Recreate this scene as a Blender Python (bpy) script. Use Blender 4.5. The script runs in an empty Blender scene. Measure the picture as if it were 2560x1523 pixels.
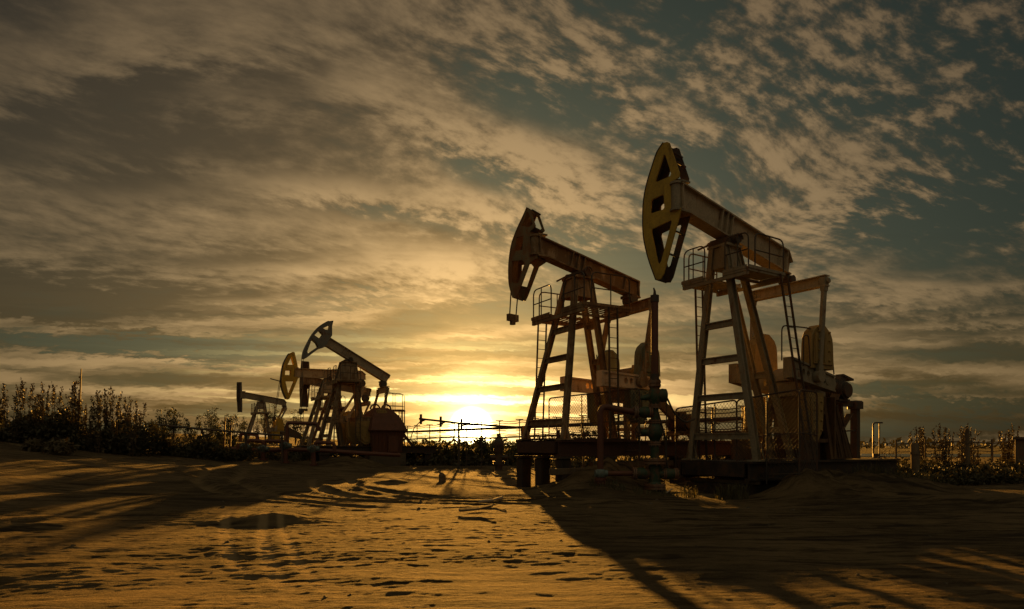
import bpy, bmesh, math, random
import numpy as np
from mathutils import Vector, Matrix
from mathutils.geometry import tessellate_polygon
random.seed(7); rng = np.random.default_rng(11)
scene = bpy.context.scene
COL = scene.collection
R = math.radians
# ------------------------------------------------------------------ camera (level, lens shifted up)
FPX, CX, YH, HC = 1668.0, 1280.0, 1115.0, 1.4
cam_d = bpy.data.cameras.new('camera'); cam = bpy.data.objects.new('camera', cam_d); COL.objects.link(cam)
cam.location = (0, 0, HC); cam.rotation_euler = (R(90), 0, 0)
cam_d.sensor_width = 36; cam_d.lens = FPX/2560*36; cam_d.shift_y = (YH-761.5)/2560
cam_d.clip_start = 0.1; cam_d.clip_end = 9000
scene.camera = cam
def at(px, py, Y): return Vector(((px-CX)/FPX*Y, Y, HC-(py-YH)/FPX*Y))
# ------------------------------------------------------------------ node helper
class S:
    """socket wrapper with arithmetic"""
    def __init__(s, nt, v): s.nt, s.v = nt, v
    def _m(s, op, *a, clamp=False):
        n = s.nt.nodes.new('ShaderNodeMath'); n.operation = op; n.use_clamp = clamp
        for i, x in enumerate((s,)+a): put(s.nt, n.inputs[i], x)
        return S(s.nt, n.outputs[0])
    def __add__(s, o): return s._m('ADD', o)
    def __radd__(s, o): return s._m('ADD', o)
    def __sub__(s, o): return s._m('SUBTRACT', o)
    def __rsub__(s, o): return s._m('MULTIPLY', -1.0)._m('ADD', o)
    def __mul__(s, o): return s._m('MULTIPLY', o)
    def __rmul__(s, o): return s._m('MULTIPLY', o)
    def __truediv__(s, o): return s._m('DIVIDE', o)
    def __rtruediv__(s, o): return s._m('POWER', -1.0)*o
    def pw(s, o): return s._m('POWER', o)
    def mx(s, o): return s._m('MAXIMUM', o)
    def mn(s, o): return s._m('MINIMUM', o)
    def exp(s): return s._m('EXPONENT')
    def sqrt(s): return s._m('SQRT')
    def cl(s): return s._m('ADD', 0.0, clamp=True)
    def ss(s, a, b):
        n = s.nt.nodes.new('ShaderNodeMapRange'); n.interpolation_type = 'SMOOTHSTEP'
        put(s.nt, n.inputs['Value'], s); n.inputs['From Min'].default_value = a; n.inputs['From Max'].default_value = b
        return S(s.nt, n.outputs[0])
def put(nt, sock, x):
    if isinstance(x, S): nt.links.new(x.v, sock)
    elif isinstance(x, (tuple, list)) and sock.type == 'RGBA': sock.default_value = (*x[:3], 1)
    else: sock.default_value = x
def noise(nt, vec, scale, detail=4, rough=.55, dist=0.0, lac=2.0):
    n = nt.nodes.new('ShaderNodeTexNoise'); n.noise_dimensions = '3D'
    if vec is not None: nt.links.new(vec.v, n.inputs['Vector'])
    n.inputs['Scale'].default_value = scale; n.inputs['Detail'].default_value = detail
    n.inputs['Roughness'].default_value = rough; n.inputs['Distortion'].default_value = dist
    n.inputs['Lacunarity'].default_value = lac
    return S(nt, n.outputs[0])
def comb(nt, x, y, z):
    n = nt.nodes.new('ShaderNodeCombineXYZ')
    for i, v in enumerate((x, y, z)): put(nt, n.inputs[i], v)
    return S(nt, n.outputs[0])
def sep(nt, v):
    n = nt.nodes.new('ShaderNodeSeparateXYZ'); nt.links.new(v.v, n.inputs[0])
    return [S(nt, n.outputs[i]) for i in range(3)]
def mixc(nt, f, a, b):
    n = nt.nodes.new('ShaderNodeMix'); n.data_type = 'RGBA'
    put(nt, n.inputs[0], f); put(nt, n.inputs[6], a); put(nt, n.inputs[7], b)
    return S(nt, n.outputs[2])
def addc(nt, a, b, f=1.0):
    n = nt.nodes.new('ShaderNodeMix'); n.data_type = 'RGBA'; n.blend_type = 'ADD'; n.clamp_result = False
    put(nt, n.inputs[0], f); put(nt, n.inputs[6], a); put(nt, n.inputs[7], b)
    return S(nt, n.outputs[2])
def scalec(nt, c, k):
    n = nt.nodes.new('ShaderNodeVectorMath'); n.operation = 'SCALE'
    put(nt, n.inputs[0], c) if isinstance(c, S) else setattr(n.inputs[0], 'default_value', c[:3])
    put(nt, n.inputs['Scale'], k)
    return S(nt, n.outputs[0])
# ------------------------------------------------------------------ materials
def mat(name):
    m = bpy.data.materials.new(name); m.use_nodes = True
    nt = m.node_tree; return m, nt, nt.nodes['Principled BSDF']
def coords(nt, obj=False):
    if obj:
        n = nt.nodes.new('ShaderNodeTexCoord'); return S(nt, n.outputs['Object'])
    n = nt.nodes.new('ShaderNodeNewGeometry'); return S(nt, n.outputs['Position'])
def bump(nt, b, h, strength, dist):
    n = nt.nodes.new('ShaderNodeBump'); n.inputs['Strength'].default_value = strength; n.inputs['Distance'].default_value = dist
    nt.links.new(h.v, n.inputs['Height']); nt.links.new(n.outputs[0], b.inputs['Normal'])
def metal_paint(name, base, rust=(.10, .045, .02), amount=.45, rough=.55, dark=.6):
    """weathered paint: streaks of rust and grime with shapes of their own"""
    m, nt, b = mat(name); P = coords(nt)
    x, y, z = sep(nt, P)
    st = noise(nt, comb(nt, x*6.0, y*6.0, z*1.3), 1.0, 5, .65)
    bl = noise(nt, P, 2.3, 6, .68)
    fi = noise(nt, P, 17.0, 4, .6)
    msk = (st*.55+bl*.6+fi*.22).ss(.80-.36*amount, 1.02-.36*amount)
    grime = (bl*.6+fi*.4).ss(.35, .65)
    base2 = mixc(nt, grime, tuple(c*dark for c in base), base)
    c = mixc(nt, msk, base2, mixc(nt, fi, rust, tuple(r*2.0 for r in rust)))
    nt.links.new(c.v, b.inputs['Base Color'])
    nt.links.new((msk*.35+rough).cl().v, b.inputs['Roughness'])
    bump(nt, b, msk*.6+fi*.4, .35, .01)
    return m
M = {}
M['grey'] = metal_paint('grey_paint', (.33, .285, .19), amount=.35)
M['beam'] = metal_paint('beam_paint', (.46, .37, .235), amount=.30)
M['rusty'] = metal_paint('rusty_paint', (.50, .36, .20), rust=(.115, .070, .034), amount=.80)
M['olive'] = metal_paint('olive_brown_paint', (.24, .19, .085), rust=(.13, .055, .02), amount=.6)
M['rustleg'] = metal_paint('worn_leg_paint', (.42, .31, .17), rust=(.11, .066, .03), amount=.65)
M['cream'] = metal_paint('cream_paint', (.74, .56, .36), rust=(.16, .08, .035), amount=.30, dark=.8)
M['yellow'] = metal_paint('yellow_paint', (.56, .37, .035), rust=(.10, .06, .02), amount=.30, rough=.55, dark=.62)
M['ochre'] = metal_paint('ochre_paint', (.37, .25, .075), rust=(.09, .045, .015), amount=.30)
M['ochredark'] = metal_paint('dirty_ochre', (.16, .085, .025), rust=(.05, .028, .014), amount=.6)
M['greenweight'] = metal_paint('green_grey_paint', (.20, .23, .15), rust=(.09, .06, .025), amount=.45)
M['green'] = metal_paint('green_paint', (.022, .062, .026), rust=(.08, .04, .02), amount=.45)
M['red'] = metal_paint('red_pipe_paint', (.15, .05, .028), rust=(.08, .035, .018), amount=.5)
M['redhouse'] = metal_paint('red_sheet_paint', (.15, .055, .028), rust=(.07, .035, .02), amount=.5, rough=.7)
M['teal'] = metal_paint('pale_teal_paint', (.15, .20, .18), amount=.3)
M['dark'] = metal_paint('dark_steel', (.060, .052, .040), rust=(.07, .035, .018), amount=.5, rough=.5)
M['greyhead'] = metal_paint('dull_green_grey_paint', (.20, .20, .165), amount=.35)
M['flange'] = metal_paint('worn_flange', (.26, .17, .11), amount=.6)
M['brown'] = metal_paint('brown_wall', (.15, .10, .06), amount=.4, rough=.8)
M['wood'] = metal_paint('weathered_wood', (.20, .15, .09), rust=(.07, .05, .03), amount=.6, rough=.85)
M['pale'] = metal_paint('bleached_wood', (.55, .45, .32), rust=(.2, .14, .08), amount=.4, rough=.85)
M['black'] = metal_paint('near_black', (.028, .022, .016), rust=(.05, .028, .014), amount=.5, rough=.6)
M['deepred'] = metal_paint('oily_red_steel', (.075, .034, .02), rust=(.05, .026, .014), amount=.5, rough=.65)
M['concrete'] = metal_paint('concrete', (.13, .105, .07), rust=(.06, .045, .03), amount=.5, rough=.9)
def leafmat(name, c1, c2, trans=.35):
    m, nt, b = mat(name); P = coords(nt)
    n = noise(nt, P, 1.7, 3); n2 = noise(nt, P, 23.0, 1)
    c = mixc(nt, (n*.5+n2*.5).ss(.35, .65), c1, c2)
    nt.links.new(c.v, b.inputs['Base Color']); b.inputs['Roughness'].default_value = .65
    tr = nt.nodes.new('ShaderNodeBsdfTranslucent'); nt.links.new(c.v, tr.inputs['Color'])
    mx = nt.nodes.new('ShaderNodeMixShader'); mx.inputs[0].default_value = trans
    nt.links.new(b.outputs[0], mx.inputs[1]); nt.links.new(tr.outputs[0], mx.inputs[2])
    nt.links.new(mx.outputs[0], nt.nodes['Material Output'].inputs['Surface'])
    return m
M['leaf'] = leafmat('leaf', (.040, .048, .016), (.085, .09, .03), .18)
M['weed'] = leafmat('dry_weed', (.055, .042, .018), (.12, .088, .036), .10)
M['scrub'] = leafmat('dark_scrub', (.030, .030, .012), (.07, .06, .022), .2)
M['grass'] = leafmat('dull_grass', (.06, .06, .02), (.14, .12, .05))
M['stem'] = leafmat('stem', (.05, .035, .018), (.09, .06, .03), 0.0)
M['straw'] = leafmat('straw', (.20, .15, .08), (.38, .30, .18), .2)
# ------------------------------------------------------------------ mesh builder
class MB:
    def __init__(s): s.v, s.f = [], []
    def add(s, vs, fs):
        k = len(s.v); s.v += [tuple(v) for v in vs]; s.f += [tuple(i+k for i in f) for f in fs]
    def bar(s, p, q, w, h, up=(0, 0, 1), taper=1.0):
        p, q = Vector(p), Vector(q); d = (q-p).normalized(); up = Vector(up)
        if abs(d.dot(up)) > .98: up = Vector((1, 0, 0)) if abs(d.x) < .9 else Vector((0, 1, 0))
        a = d.cross(up).normalized(); b = a.cross(d)
        vs = []
        for c, t in ((p, 1.0), (q, taper)):
            for i, j in ((-1, -1), (1, -1), (1, 1), (-1, 1)): vs.append(c+a*(w/2*i*t)+b*(h/2*j*t))
        s.add(vs, [(3, 2, 1, 0), (4, 5, 6, 7), (0, 1, 5, 4), (1, 2, 6, 5), (2, 3, 7, 6), (3, 0, 4, 7)])
        return s
    def box(s, x0, x1, y0, y1, z0, z1, ch=0.0):
        if ch <= 0:
            s.add([(x, y, z) for z in (z0, z1) for x, y in ((x0, y0), (x1, y0), (x1, y1), (x0, y1))],
                  [(3, 2, 1, 0), (4, 5, 6, 7), (0, 1, 5, 4), (1, 2, 6, 5), (2, 3, 7, 6), (3, 0, 4, 7)])
        else:   # chamfered in plan and at the top
            ring = lambda c, z: [(x0+c, y0, z), (x1-c, y0, z), (x1, y0+c, z), (x1, y1-c, z), (x1-c, y1, z), (x0+c, y1, z), (x0, y1-c, z), (x0, y0+c, z)]
            vs = ring(ch, z0)+ring(ch, z1-ch)
            i = ch
            vs += [(min(max(x, x0+i), x1-i), min(max(y, y0+i), y1-i), z1) for x, y, z in ring(ch*1.6, z1)]
            fs = [tuple(range(7, -1, -1)), tuple(range(16, 24))]
            for r in (0, 8):
                for k in range(8): fs.append((r+k, r+(k+1) % 8, r+8+(k+1) % 8, r+8+k))
            s.add(vs, fs)
        return s
    def tube(s, pts, r, n=8, cap=True):
        pts = [Vector(p) for p in pts]; rs = r if isinstance(r, (list, tuple)) else [r]*len(pts)
        prev = None; k = len(s.v); vs = []
        for i, p in enumerate(pts):
            d = (pts[min(i+1, len(pts)-1)]-pts[max(i-1, 0)])
            d = d.normalized() if d.length > 1e-9 else Vector((0, 0, 1))
            if prev is None:
                up = Vector((0, 0, 1)) if abs(d.z) < .9 else Vector((1, 0, 0)); a = d.cross(up).normalized()
            else: a = (prev-d*prev.dot(d)).normalized()
            prev = a; b = d.cross(a)
            for j in range(n):
                t = 2*math.pi*j/n; vs.append(p+(a*math.cos(t)+b*math.sin(t))*rs[i])
        fs = []
        for i in range(len(pts)-1):
            for j in range(n): fs.append((i*n+j, i*n+(j+1) % n, (i+1)*n+(j+1) % n, (i+1)*n+j))
        if cap and n > 2: fs += [tuple(range(n-1, -1, -1)), tuple((len(pts)-1)*n+j for j in range(n))]
        s.add(vs, fs); return s
    def cyl(s, p, q, r, n=14, r2=None): return s.tube([p, q], [r, r if r2 is None else r2], n)
    def plate(s, poly, holes, fr, t):
        """poly/holes: (u,v) lists; fr(u,v,d)->3D; extruded d=0..t"""
        loops = [[Vector((u, v, 0)) for u, v in L] for L in [poly]+list(holes)]
        tri = tessellate_polygon(loops); flat = [p for L in loops for p in L]; n = len(flat)
        vs = [fr(p.x, p.y, 0) for p in flat]+[fr(p.x, p.y, t) for p in flat]
        fs = [tuple(x) for x in tri]+[tuple(i+n for i in reversed(x)) for x in tri]
        k = 0
        for L in loops:
            m = len(L)
            for i in range(m):
                j = (i+1) % m; fs.append((k+i, k+j, k+j+n, k+i+n))
            k += m
        s.add(vs, fs); return s
    def build(s, name, m, parent=None, smooth=False, bevel=0.0):
        me = bpy.data.meshes.new(name); me.from_pydata(s.v, [], s.f)
        bm = bmesh.new(); bm.from_mesh(me); bmesh.ops.recalc_face_normals(bm, faces=bm.faces); bm.to_mesh(me); bm.free()
        me.materials.append(m)
        if smooth:
            me.polygons.foreach_set('use_smooth', [True]*len(me.polygons))
            me.set_sharp_from_angle(angle=R(40))
        o = bpy.data.objects.new(name, me); COL.objects.link(o)
        if parent: o.parent = parent
        if bevel:
            b = o.modifiers.new('bevel', 'BEVEL'); b.width = bevel; b.segments = 1; b.limit_method = 'ANGLE'
        return o
def tag(o, label, cat, group=None, kind=None):
    if label: o['label'] = label
    if cat: o['category'] = cat
    if group: o['group'] = group
    if kind: o['kind'] = kind
    return o
def empty(name, loc, rz=0.0):
    o = bpy.data.objects.new(name, None); COL.objects.link(o); o.location = loc; o.rotation_euler = (0, 0, rz); o.empty_display_size = .3
    return o
def arc_pts(c, a, b, r, t0, t1, n):
    c, a, b = Vector(c), Vector(a), Vector(b)
    return [c+a*(r*math.cos(t0+(t1-t0)*i/n))+b*(r*math.sin(t0+(t1-t0)*i/n)) for i in range(n+1)]
def rounded(pts, r, n=4):
    """polyline with rounded corners"""
    pts = [Vector(p) for p in pts]; out = [pts[0]]
    for i in range(1, len(pts)-1):
        a, b, c = pts[i-1], pts[i], pts[i+1]
        d1, d2 = (a-b), (c-b); k = min(r, d1.length*.45, d2.length*.45)
        p, q = b+d1.normalized()*k, b+d2.normalized()*k
        for j in range(n+1):
            t = j/n; out.append(p*(1-t)**2+b*(2*t*(1-t))+q*t*t)
    return out+[pts[-1]]
# ------------------------------------------------------------------ terrain
def hashn(ix, iy, seed):
    h = (ix.astype(np.int64)*374761393+iy.astype(np.int64)*668265263+seed*144665) & 0x7fffffff
    h = (h ^ (h >> 13))*1274126177 & 0x7fffffff
    return ((h ^ (h >> 16)) & 0xffff)/65535.0
def vnoise(x, y, seed=0):
    ix, iy = np.floor(x), np.floor(y); fx, fy = x-ix, y-iy
    fx = fx*fx*fx*(fx*(fx*6-15)+10); fy = fy*fy*fy*(fy*(fy*6-15)+10)
    a, b = hashn(ix, iy, seed), hashn(ix+1, iy, seed); c, d = hashn(ix, iy+1, seed), hashn(ix+1, iy+1, seed)
    return (a*(1-fx)+b*fx)*(1-fy)+(c*(1-fx)+d*fx)*fy-.5
def fbm(x, y, o, seed, g=.5):
    r = np.zeros_like(x); a = 1.0; c, s_ = .8, .6
    for i in range(o):
        r += a*vnoise(x, y, seed+i); x, y = (x*c-y*s_)*2.03, (x*s_+y*c)*2.03; a *= g
    return r
def sst(v, a, b):
    t = np.clip((v-a)/(b-a), 0, 1); return t*t*(3-2*t)
MOUNDS = [  # x, y, rx, ry, height
    (2.35, 20.4, 1.25, 1.5, .62), (3.3, 21.2, 1.0, 1.0, .55), (8.1, 18.2, 1.1, 1.0, .55), (9.6, 18.9, 1.7, 1.2, .50), (11.6, 20.4, 2.0, 1.5, .50),
    (-10.2, 42.0, 1.8, 1.6, .75), (-4.4, 12.6, .9, .6, .14), (-8.6, 11.6, 1.4, .8, .12), (11.5, 16.0, 2.5, 1.2, .22),
    (-4.4, 24.0, 2.2, 1.2, .22), (5.5, 24.0, 2.6, 2.0, .25), (1.1, 16.2, .9, .5, .10), (2.4, 15.7, .6, .45, .12)]
TRACKS = [  # wheel ruts: polylines with half width and depth
    ([(-6.1, 14.6), (-5.7, 13.3), (-4.7, 10.9), (-3.75, 8.8), (-3.0, 7.4), (-2.5, 6.6)], .10, .007), ([(-5.4, 15.0), (-4.7, 12.6), (-3.9, 10.4), (-2.95, 8.1), (-2.26, 6.67), (-1.7, 5.8)], .10, .007), ([(-5.1, 15.0), (-4.4, 12.6), (-3.55, 10.4), (-2.6, 8.1), (-1.9, 6.67), (-1.3, 5.7)], .07, .006),
    ([(-15.0, 34), (-11.5, 24), (-7.5, 17.5), (-2.0, 14.2)], .22, .09), ([(-13.4, 34), (-10.2, 24), (-6.3, 17.8), (-1.0, 15.2)], .22, .09),
    ([(-9.0, 30), (-6.0, 20), (-2.6, 16.3), (2.5, 14.6)], .20, .07), ([(-7.4, 30), (-4.7, 20.5), (-1.6, 17.2), (3.2, 15.6)], .20, .07)]
RUT = None
def terrain(x, y):
    x = np.asarray(x, float); y = np.asarray(y, float)
    near = 1-sst(np.hypot(x*.8, y-8), 30, 90)
    z = .11*np.maximum(0, np.sqrt((-x-11)**2+4)*.5+(-x-11)*.5)*(1-sst(-x, 30, 80))*sst(y, 2, 12)
    z = z+fbm(x/8.0, y/5.0, 3, 3)*.24*near*(1-.75*sst(y, 24, 34))
    # broad ribs of churned sand running across, fanning at the sides
    wx = x+1.5*vnoise(x/5, y/5, 60); wy = y+.07*x*np.sign(x)*sst(np.abs(x), 2, 12)+.8*vnoise(x/3.3, y/2.2, 61)
    z = z+near*(.016*(np.abs(fbm(wx/3.2, wy/1.0, 3, 20))*-2.0+.6)+.004*fbm(wx/1.5, wy/.5, 4, 31, .6))
    z = z+near*(.006*fbm(x/.36, y/.22, 4, 41, .72))
    z = z+near*.004*np.abs(fbm(x/.75, y/.5, 3, 44, .6))*-2.0
    z = z+near*(.0065*fbm(x/.22, y/.11, 3, 81, .74)+.007*fbm((x+.6*y)/1.3, (y-.12*x)/.17, 4, 95, .7))*(.7+.7*sst(vnoise(x/1.7, y/1.1, 88), -.3, .3))
    lump = np.clip(vnoise(x/.24, y/.2, 77)-.22, 0, 1)
    z = z+near*lump*.03*sst(vnoise(x/3, y/2.4, 78), -.1, .2)
    for mx, my, rx, ry, h in MOUNDS:
        d = ((x-mx)/rx)**2+((y-my)/ry)**2
        z = z+h*np.exp(-d*1.1)*(1+.5*fbm(x/.6, y/.6, 3, 50))
    global RUT
    rut = np.zeros(x.shape)
    for pts, hw, dep in TRACKS:
        best = np.full(x.shape, 1e9); along = np.zeros(x.shape); pts2 = [Vector((*p, 0)) for p in pts]; pr = rounded(pts2, 3.0, 6)
        tot = sum((b-a).length for a, b in zip(pr[:-1], pr[1:])); acc = 0.0
        for a, b in zip(pr[:-1], pr[1:]):
            dx, dy = b.x-a.x, b.y-a.y; L = dx*dx+dy*dy
            if L < 1e-6: continue
            t = np.clip(((x-a.x)*dx+(y-a.y)*dy)/L, 0, 1); d = np.hypot(x-a.x-t*dx, y-a.y-t*dy)
            along = np.where(d < best, (acc+t*math.sqrt(L))/tot, along); best = np.minimum(best, d); acc += math.sqrt(L)
        k = sst(along, 0, .18)*(1-sst(along, .8, 1))*(.85+.4*vnoise(x/2.4, y/2.4, 90)); best = best+.02*vnoise(x/.7, y/.7, 91)
        rut = np.maximum(rut, (1-sst(best, hw*.5, hw*1.25))*np.clip(k, 0, 1)*(1.0 if dep < .01 else .45))
        z = z-dep*k*(1-sst(best, hw*.6, hw*1.2))+dep*k*.5*np.exp(-((best-hw*1.7)/(hw*.6))**2)
    RUT = rut
    # pad hollow under the right pumpjack
    d = np.hypot((x-6.2)/1.6, (y-18.9)/1.0); z = z-.12*np.exp(-d*d)
    return z
def axis(lo, hi, step, gr, mn_, mx_):
    a = list(np.arange(lo, hi, step)); s = step; v = a[-1]
    while v < mx_: s *= gr; v += s; a.append(v)
    s = step; v = lo; b = []
    while v > mn_: s *= gr; v -= s; b.append(v)
    return np.array(b[::-1]+a)
xs = axis(-6.5, 7.5, .034, 1.022, -4200, 4200); ys = axis(4.2, 12.5, .032, 1.017, -60, 5200)
gx, gy = np.meshgrid(xs, ys); gzv = terrain(gx.ravel(), gy.ravel())
nx, ny = len(xs), len(ys)
GZ = gzv.reshape(ny, nx)
def gz(x, y):
    i = min(max(int(np.searchsorted(xs, x))-1, 0), nx-2); j = min(max(int(np.searchsorted(ys, y))-1, 0), ny-2)
    fx, fy = (x-xs[i])/(xs[i+1]-xs[i]), (y-ys[j])/(ys[j+1]-ys[j])
    return float((GZ[j, i]*(1-fx)+GZ[j, i+1]*fx)*(1-fy)+(GZ[j+1, i]*(1-fx)+GZ[j+1, i+1]*fx)*fy)
me = bpy.data.meshes.new('ground'); me.vertices.add(nx*ny)
me.vertices.foreach_set('co', np.stack([gx.ravel(), gy.ravel(), gzv], 1).ravel())
idx = np.arange(nx*ny).reshape(ny, nx)
q = np.stack([idx[:-1, :-1], idx[:-1, 1:], idx[1:, 1:], idx[1:, :-1]], -1).reshape(-1, 4)
me.loops.add(q.size); me.polygons.add(len(q))
me.loops.foreach_set('vertex_index', q.ravel()); me.polygons.foreach_set('loop_start', np.arange(0, q.size, 4)); me.polygons.foreach_set('loop_total', np.full(len(q), 4))
me.update(); me.polygons.foreach_set('use_smooth', np.ones(len(q), bool))
ra = me.attributes.new('rut', 'FLOAT', 'POINT'); ra.data.foreach_set('value', RUT.astype(np.float32))
ground = bpy.data.objects.new('ground', me); COL.objects.link(ground); ground['kind'] = 'structure'; ground['label'] = 'rutted brown sand of the oil field'
m, nt, b = mat('sand'); P = coords(nt); x, y, z = sep(nt, P)
big = noise(nt, P, .35, 5, .6); mid = noise(nt, comb(nt, x*.8, y*2.2, z), 1.3, 6, .65); fine = noise(nt, P, 14.0, 5, .7); gr = noise(nt, P, 75.0, 2, .6)
c = mixc(nt, (big*.5+mid*.5).ss(.38, .62), (.15, .108, .055), (.37, .265, .135))
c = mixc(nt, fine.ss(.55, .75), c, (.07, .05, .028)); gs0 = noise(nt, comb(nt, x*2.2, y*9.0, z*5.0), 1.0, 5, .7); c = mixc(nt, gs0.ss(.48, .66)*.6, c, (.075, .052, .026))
c = mixc(nt, gr.ss(.45, .7)*.5, c, (.40, .29, .15))
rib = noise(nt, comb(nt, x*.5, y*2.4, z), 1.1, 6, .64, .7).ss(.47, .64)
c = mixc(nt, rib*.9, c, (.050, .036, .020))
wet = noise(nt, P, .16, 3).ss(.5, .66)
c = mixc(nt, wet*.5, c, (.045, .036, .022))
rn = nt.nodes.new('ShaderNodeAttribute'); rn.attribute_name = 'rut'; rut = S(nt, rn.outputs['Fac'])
c = mixc(nt, rut*(fine*.9+.4).cl(), c, (.66, .48, .24))  # lighter colour along the ruts paints in the sheen of compacted sand
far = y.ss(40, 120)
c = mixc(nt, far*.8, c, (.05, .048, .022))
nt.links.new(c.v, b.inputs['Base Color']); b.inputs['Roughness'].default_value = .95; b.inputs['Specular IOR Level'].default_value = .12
gs = noise(nt, comb(nt, x*3.6, y*13.0, z*8.0), 1.0, 5, .72)
bump(nt, b, gs*1.5+fine*1.0+gr*.4+mid*.5, 1.0, .20)
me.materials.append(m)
# pond on the right
pm, nt, b = mat('pond_water'); b.inputs['Base Color'].default_value = (.02, .025, .02, 1); b.inputs['Roughness'].default_value = .12
P = coords(nt); bump(nt, b, noise(nt, P, .8, 3), .08, .1)
mb = MB(); ring = [(58+24*math.cos(t)*(1+.15*math.sin(3*t)), 98+17*math.sin(t)*(1+.1*math.cos(2*t)), .07) for t in [i*math.pi/24 for i in range(48)]]
mb.add(ring, [tuple(range(48))]); o = mb.build('pond', pm); tag(o, 'still pond beyond the scrub at right', None, kind='structure')
# ------------------------------------------------------------------ pumpjack
def L(b, w, z): return Vector((b, -w, z))
def railing(root_part, pts, zp, h=1.0, r=.022, mid=True, posts=()):
    mb = MB()
    top = [Vector((p.x, p.y, zp)) for p in pts]
    loop = [top[0]]+[p+Vector((0, 0, h)) for p in top]+[top[-1]]
    mb.tube(rounded(loop, .22), r, 6)
    if mid: mb.tube([p+Vector((0, 0, h*.5)) for p in top], r*.85, 6)
    for t in posts:
        k = int(t); p = top[k].lerp(top[k+1], t-k); mb.tube([p, p+Vector((0, 0, h))], r*.85, 6)
    return mb.build('railing', M['dark'], root_part)
def ladder(root, p0, p1, side, width, parent_mat, step=.3):
    mb = MB(); p0, p1, side = Vector(p0), Vector(p1), Vector(side).normalized()
    for s_ in (-.5, .5): mb.bar(p0+side*width*s_, p1+side*width*s_, .06, .035, up=side)
    n = int((p1-p0).length/step)
    for i in range(1, n): c = p0.lerp(p1, i/n); mb.tube([c-side*width/2, c+side*width/2], .012, 5)
    return mb.build('ladder', parent_mat, root)
def tri_section(mb, p, q, w, h): mb.bar(p, q, w, h)
def pumpjack(P):
    th, X, Y = P['pos']; root = empty('pumpjack', (X, Y, P.get('z0', 0)), math.pi/2-th)
    tag(root, P['label'], 'pumpjack', 'pumpjacks standing across the oil field')
    g = P['mat']; lm = P.get('legmat', g)
    bf, wf, br, wr, zf = P['legs']; ba, wa, za = P['apex']; pf, prr, pw, zp = P['plat']
    b0, zt0, b1, zt1, bh, hw = P['beam']; be, we, ze = P['eq']
    sb0, sb1, sw, sz = P['skid']
    # skid
    mb = MB()
    for s_ in (-1, 1):
        mb.box(sb0, sb1, s_*sw-.02, s_*sw+.02, sz+.06, zf-.06); mb.box(sb0, sb1, s_*sw-.12, s_*sw+.12, zf-.06, zf); mb.box(sb0, sb1, s_*sw-.12, s_*sw+.12, sz, sz+.06)
    n = max(4, int((sb1-sb0)/1.3))
    for i in range(n+1):
        bb = sb0+(sb1-sb0)*i/n; mb.box(bb-.06, bb+.06, -sw+.12, sw-.12, sz+.10, zf-.04)
    mb.box(sb0+.1, sb1-.1, -sw+.13, sw-.13, zf-.035, zf-.01)
    mb.build('skid_frame', P.get('skidmat', M['black']), root)
    # samson post: four legs
    T = P.get('legt', .22)
    feet = [(-abs(bf)*1 if bf >= 0 else bf, -wf, -ba, -wa), (bf if bf < 0 else -bf, wf, -ba, wa), (br, -wr, ba, -wa), (br, wr, ba, wa)]
    ends = []
    for fb, fw, tb, tw in feet:
        mb = MB(); p, q_ = L(fb, fw, zf), L(tb, tw, za); d = (q_-p).normalized()
        out = Vector((0, 1, 0))
        a = d.cross(out).normalized(); c_ = a.cross(d)
        # channel section: web and two flanges
        mb.bar(p, q_, T*.9, T*.16, up=c_)
        for s_ in (-1, 1): mb.bar(p+a*(T*.53*s_), q_+a*(T*.53*s_), T*.14, T, up=c_)
        mb.box(fb-.22, fb+.22, -fw-.2, -fw+.2, zf, zf+.045)
        for s_ in (-1, 1): mb.add([(fb-.02*s_, -fw+s_*.19, zf+.045), (fb+.02, -fw+s_*.11, zf+.5), (fb-.02, -fw+s_*.11, zf+.5), (fb+.2, -fw+s_*.11, zf+.045)], [(0, 1, 2), (0, 2, 3), (0, 3, 1), (1, 3, 2)])
        mb.build('leg', lm, root); ends.append((p, q_))
    for (i, j, fr_) in [(0, 1, P.get('rungs', (.12, .31, .48, .62))), (2, 3, P.get('rungs2', (.12, .35, .6))), (1, 3, (.30,) if P.get('sidebrace') else ()), (0, 2, (.30,) if P.get('sidebrace') else ())]:
        for t in fr_:
            mb = MB(); p, q_ = ends[i][0].lerp(ends[i][1], t), ends[j][0].lerp(ends[j][1], t)
            d = (q_-p).normalized(); p += d*T*.35; q_ -= d*T*.35
            mb.bar(p, q_, .05, T*.95); mb.bar(p+Vector((0, 0, T*.5)), q_+Vector((0, 0, T*.5)), .14, .03); mb.bar(p-Vector((0, 0, T*.5)), q_-Vector((0, 0, T*.5)), .14, .03)
            mb.build('cross_brace', lm, root)
    # cap plates joining the legs under the bearing
    hcap = P.get('cap', .75); k = hcap/(za-zf)
    mb = MB(); cs = []
    for t in (1-k, 1.0): cs.append([e[0].lerp(e[1], t) for e in ends])
    for i, j in ((0, 1), (1, 3), (3, 2), (2, 0)):
        a, b_, c_, d_ = cs[0][i], cs[0][j], cs[1][j], cs[1][i]; nrm = (b_-a).cross(d_-a).normalized()*.015
        cen = (a+b_+c_+d_)/4; nrm = nrm if nrm.dot(cen-Vector((0, 0, cen.z))) > 0 else -nrm
        o_ = nrm*(T*.2/.015)
        mb.add([a+o_, b_+o_, c_+o_, d_+o_, a+o_-nrm, b_+o_-nrm, c_+o_-nrm, d_+o_-nrm], [(0, 1, 2, 3), (7, 6, 5, 4), (0, 4, 5, 1), (1, 5, 6, 2), (2, 6, 7, 3), (3, 7, 4, 0)])
    mb.box(-ba-.10, ba+.10, -wa-.14, wa+.14, za, za+.07)
    mb.build('post_cap', lm, root)
    zbeam = lambda b_: zt0+(zt1-zt0)*(b_-b0)/(b1-b0)
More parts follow.
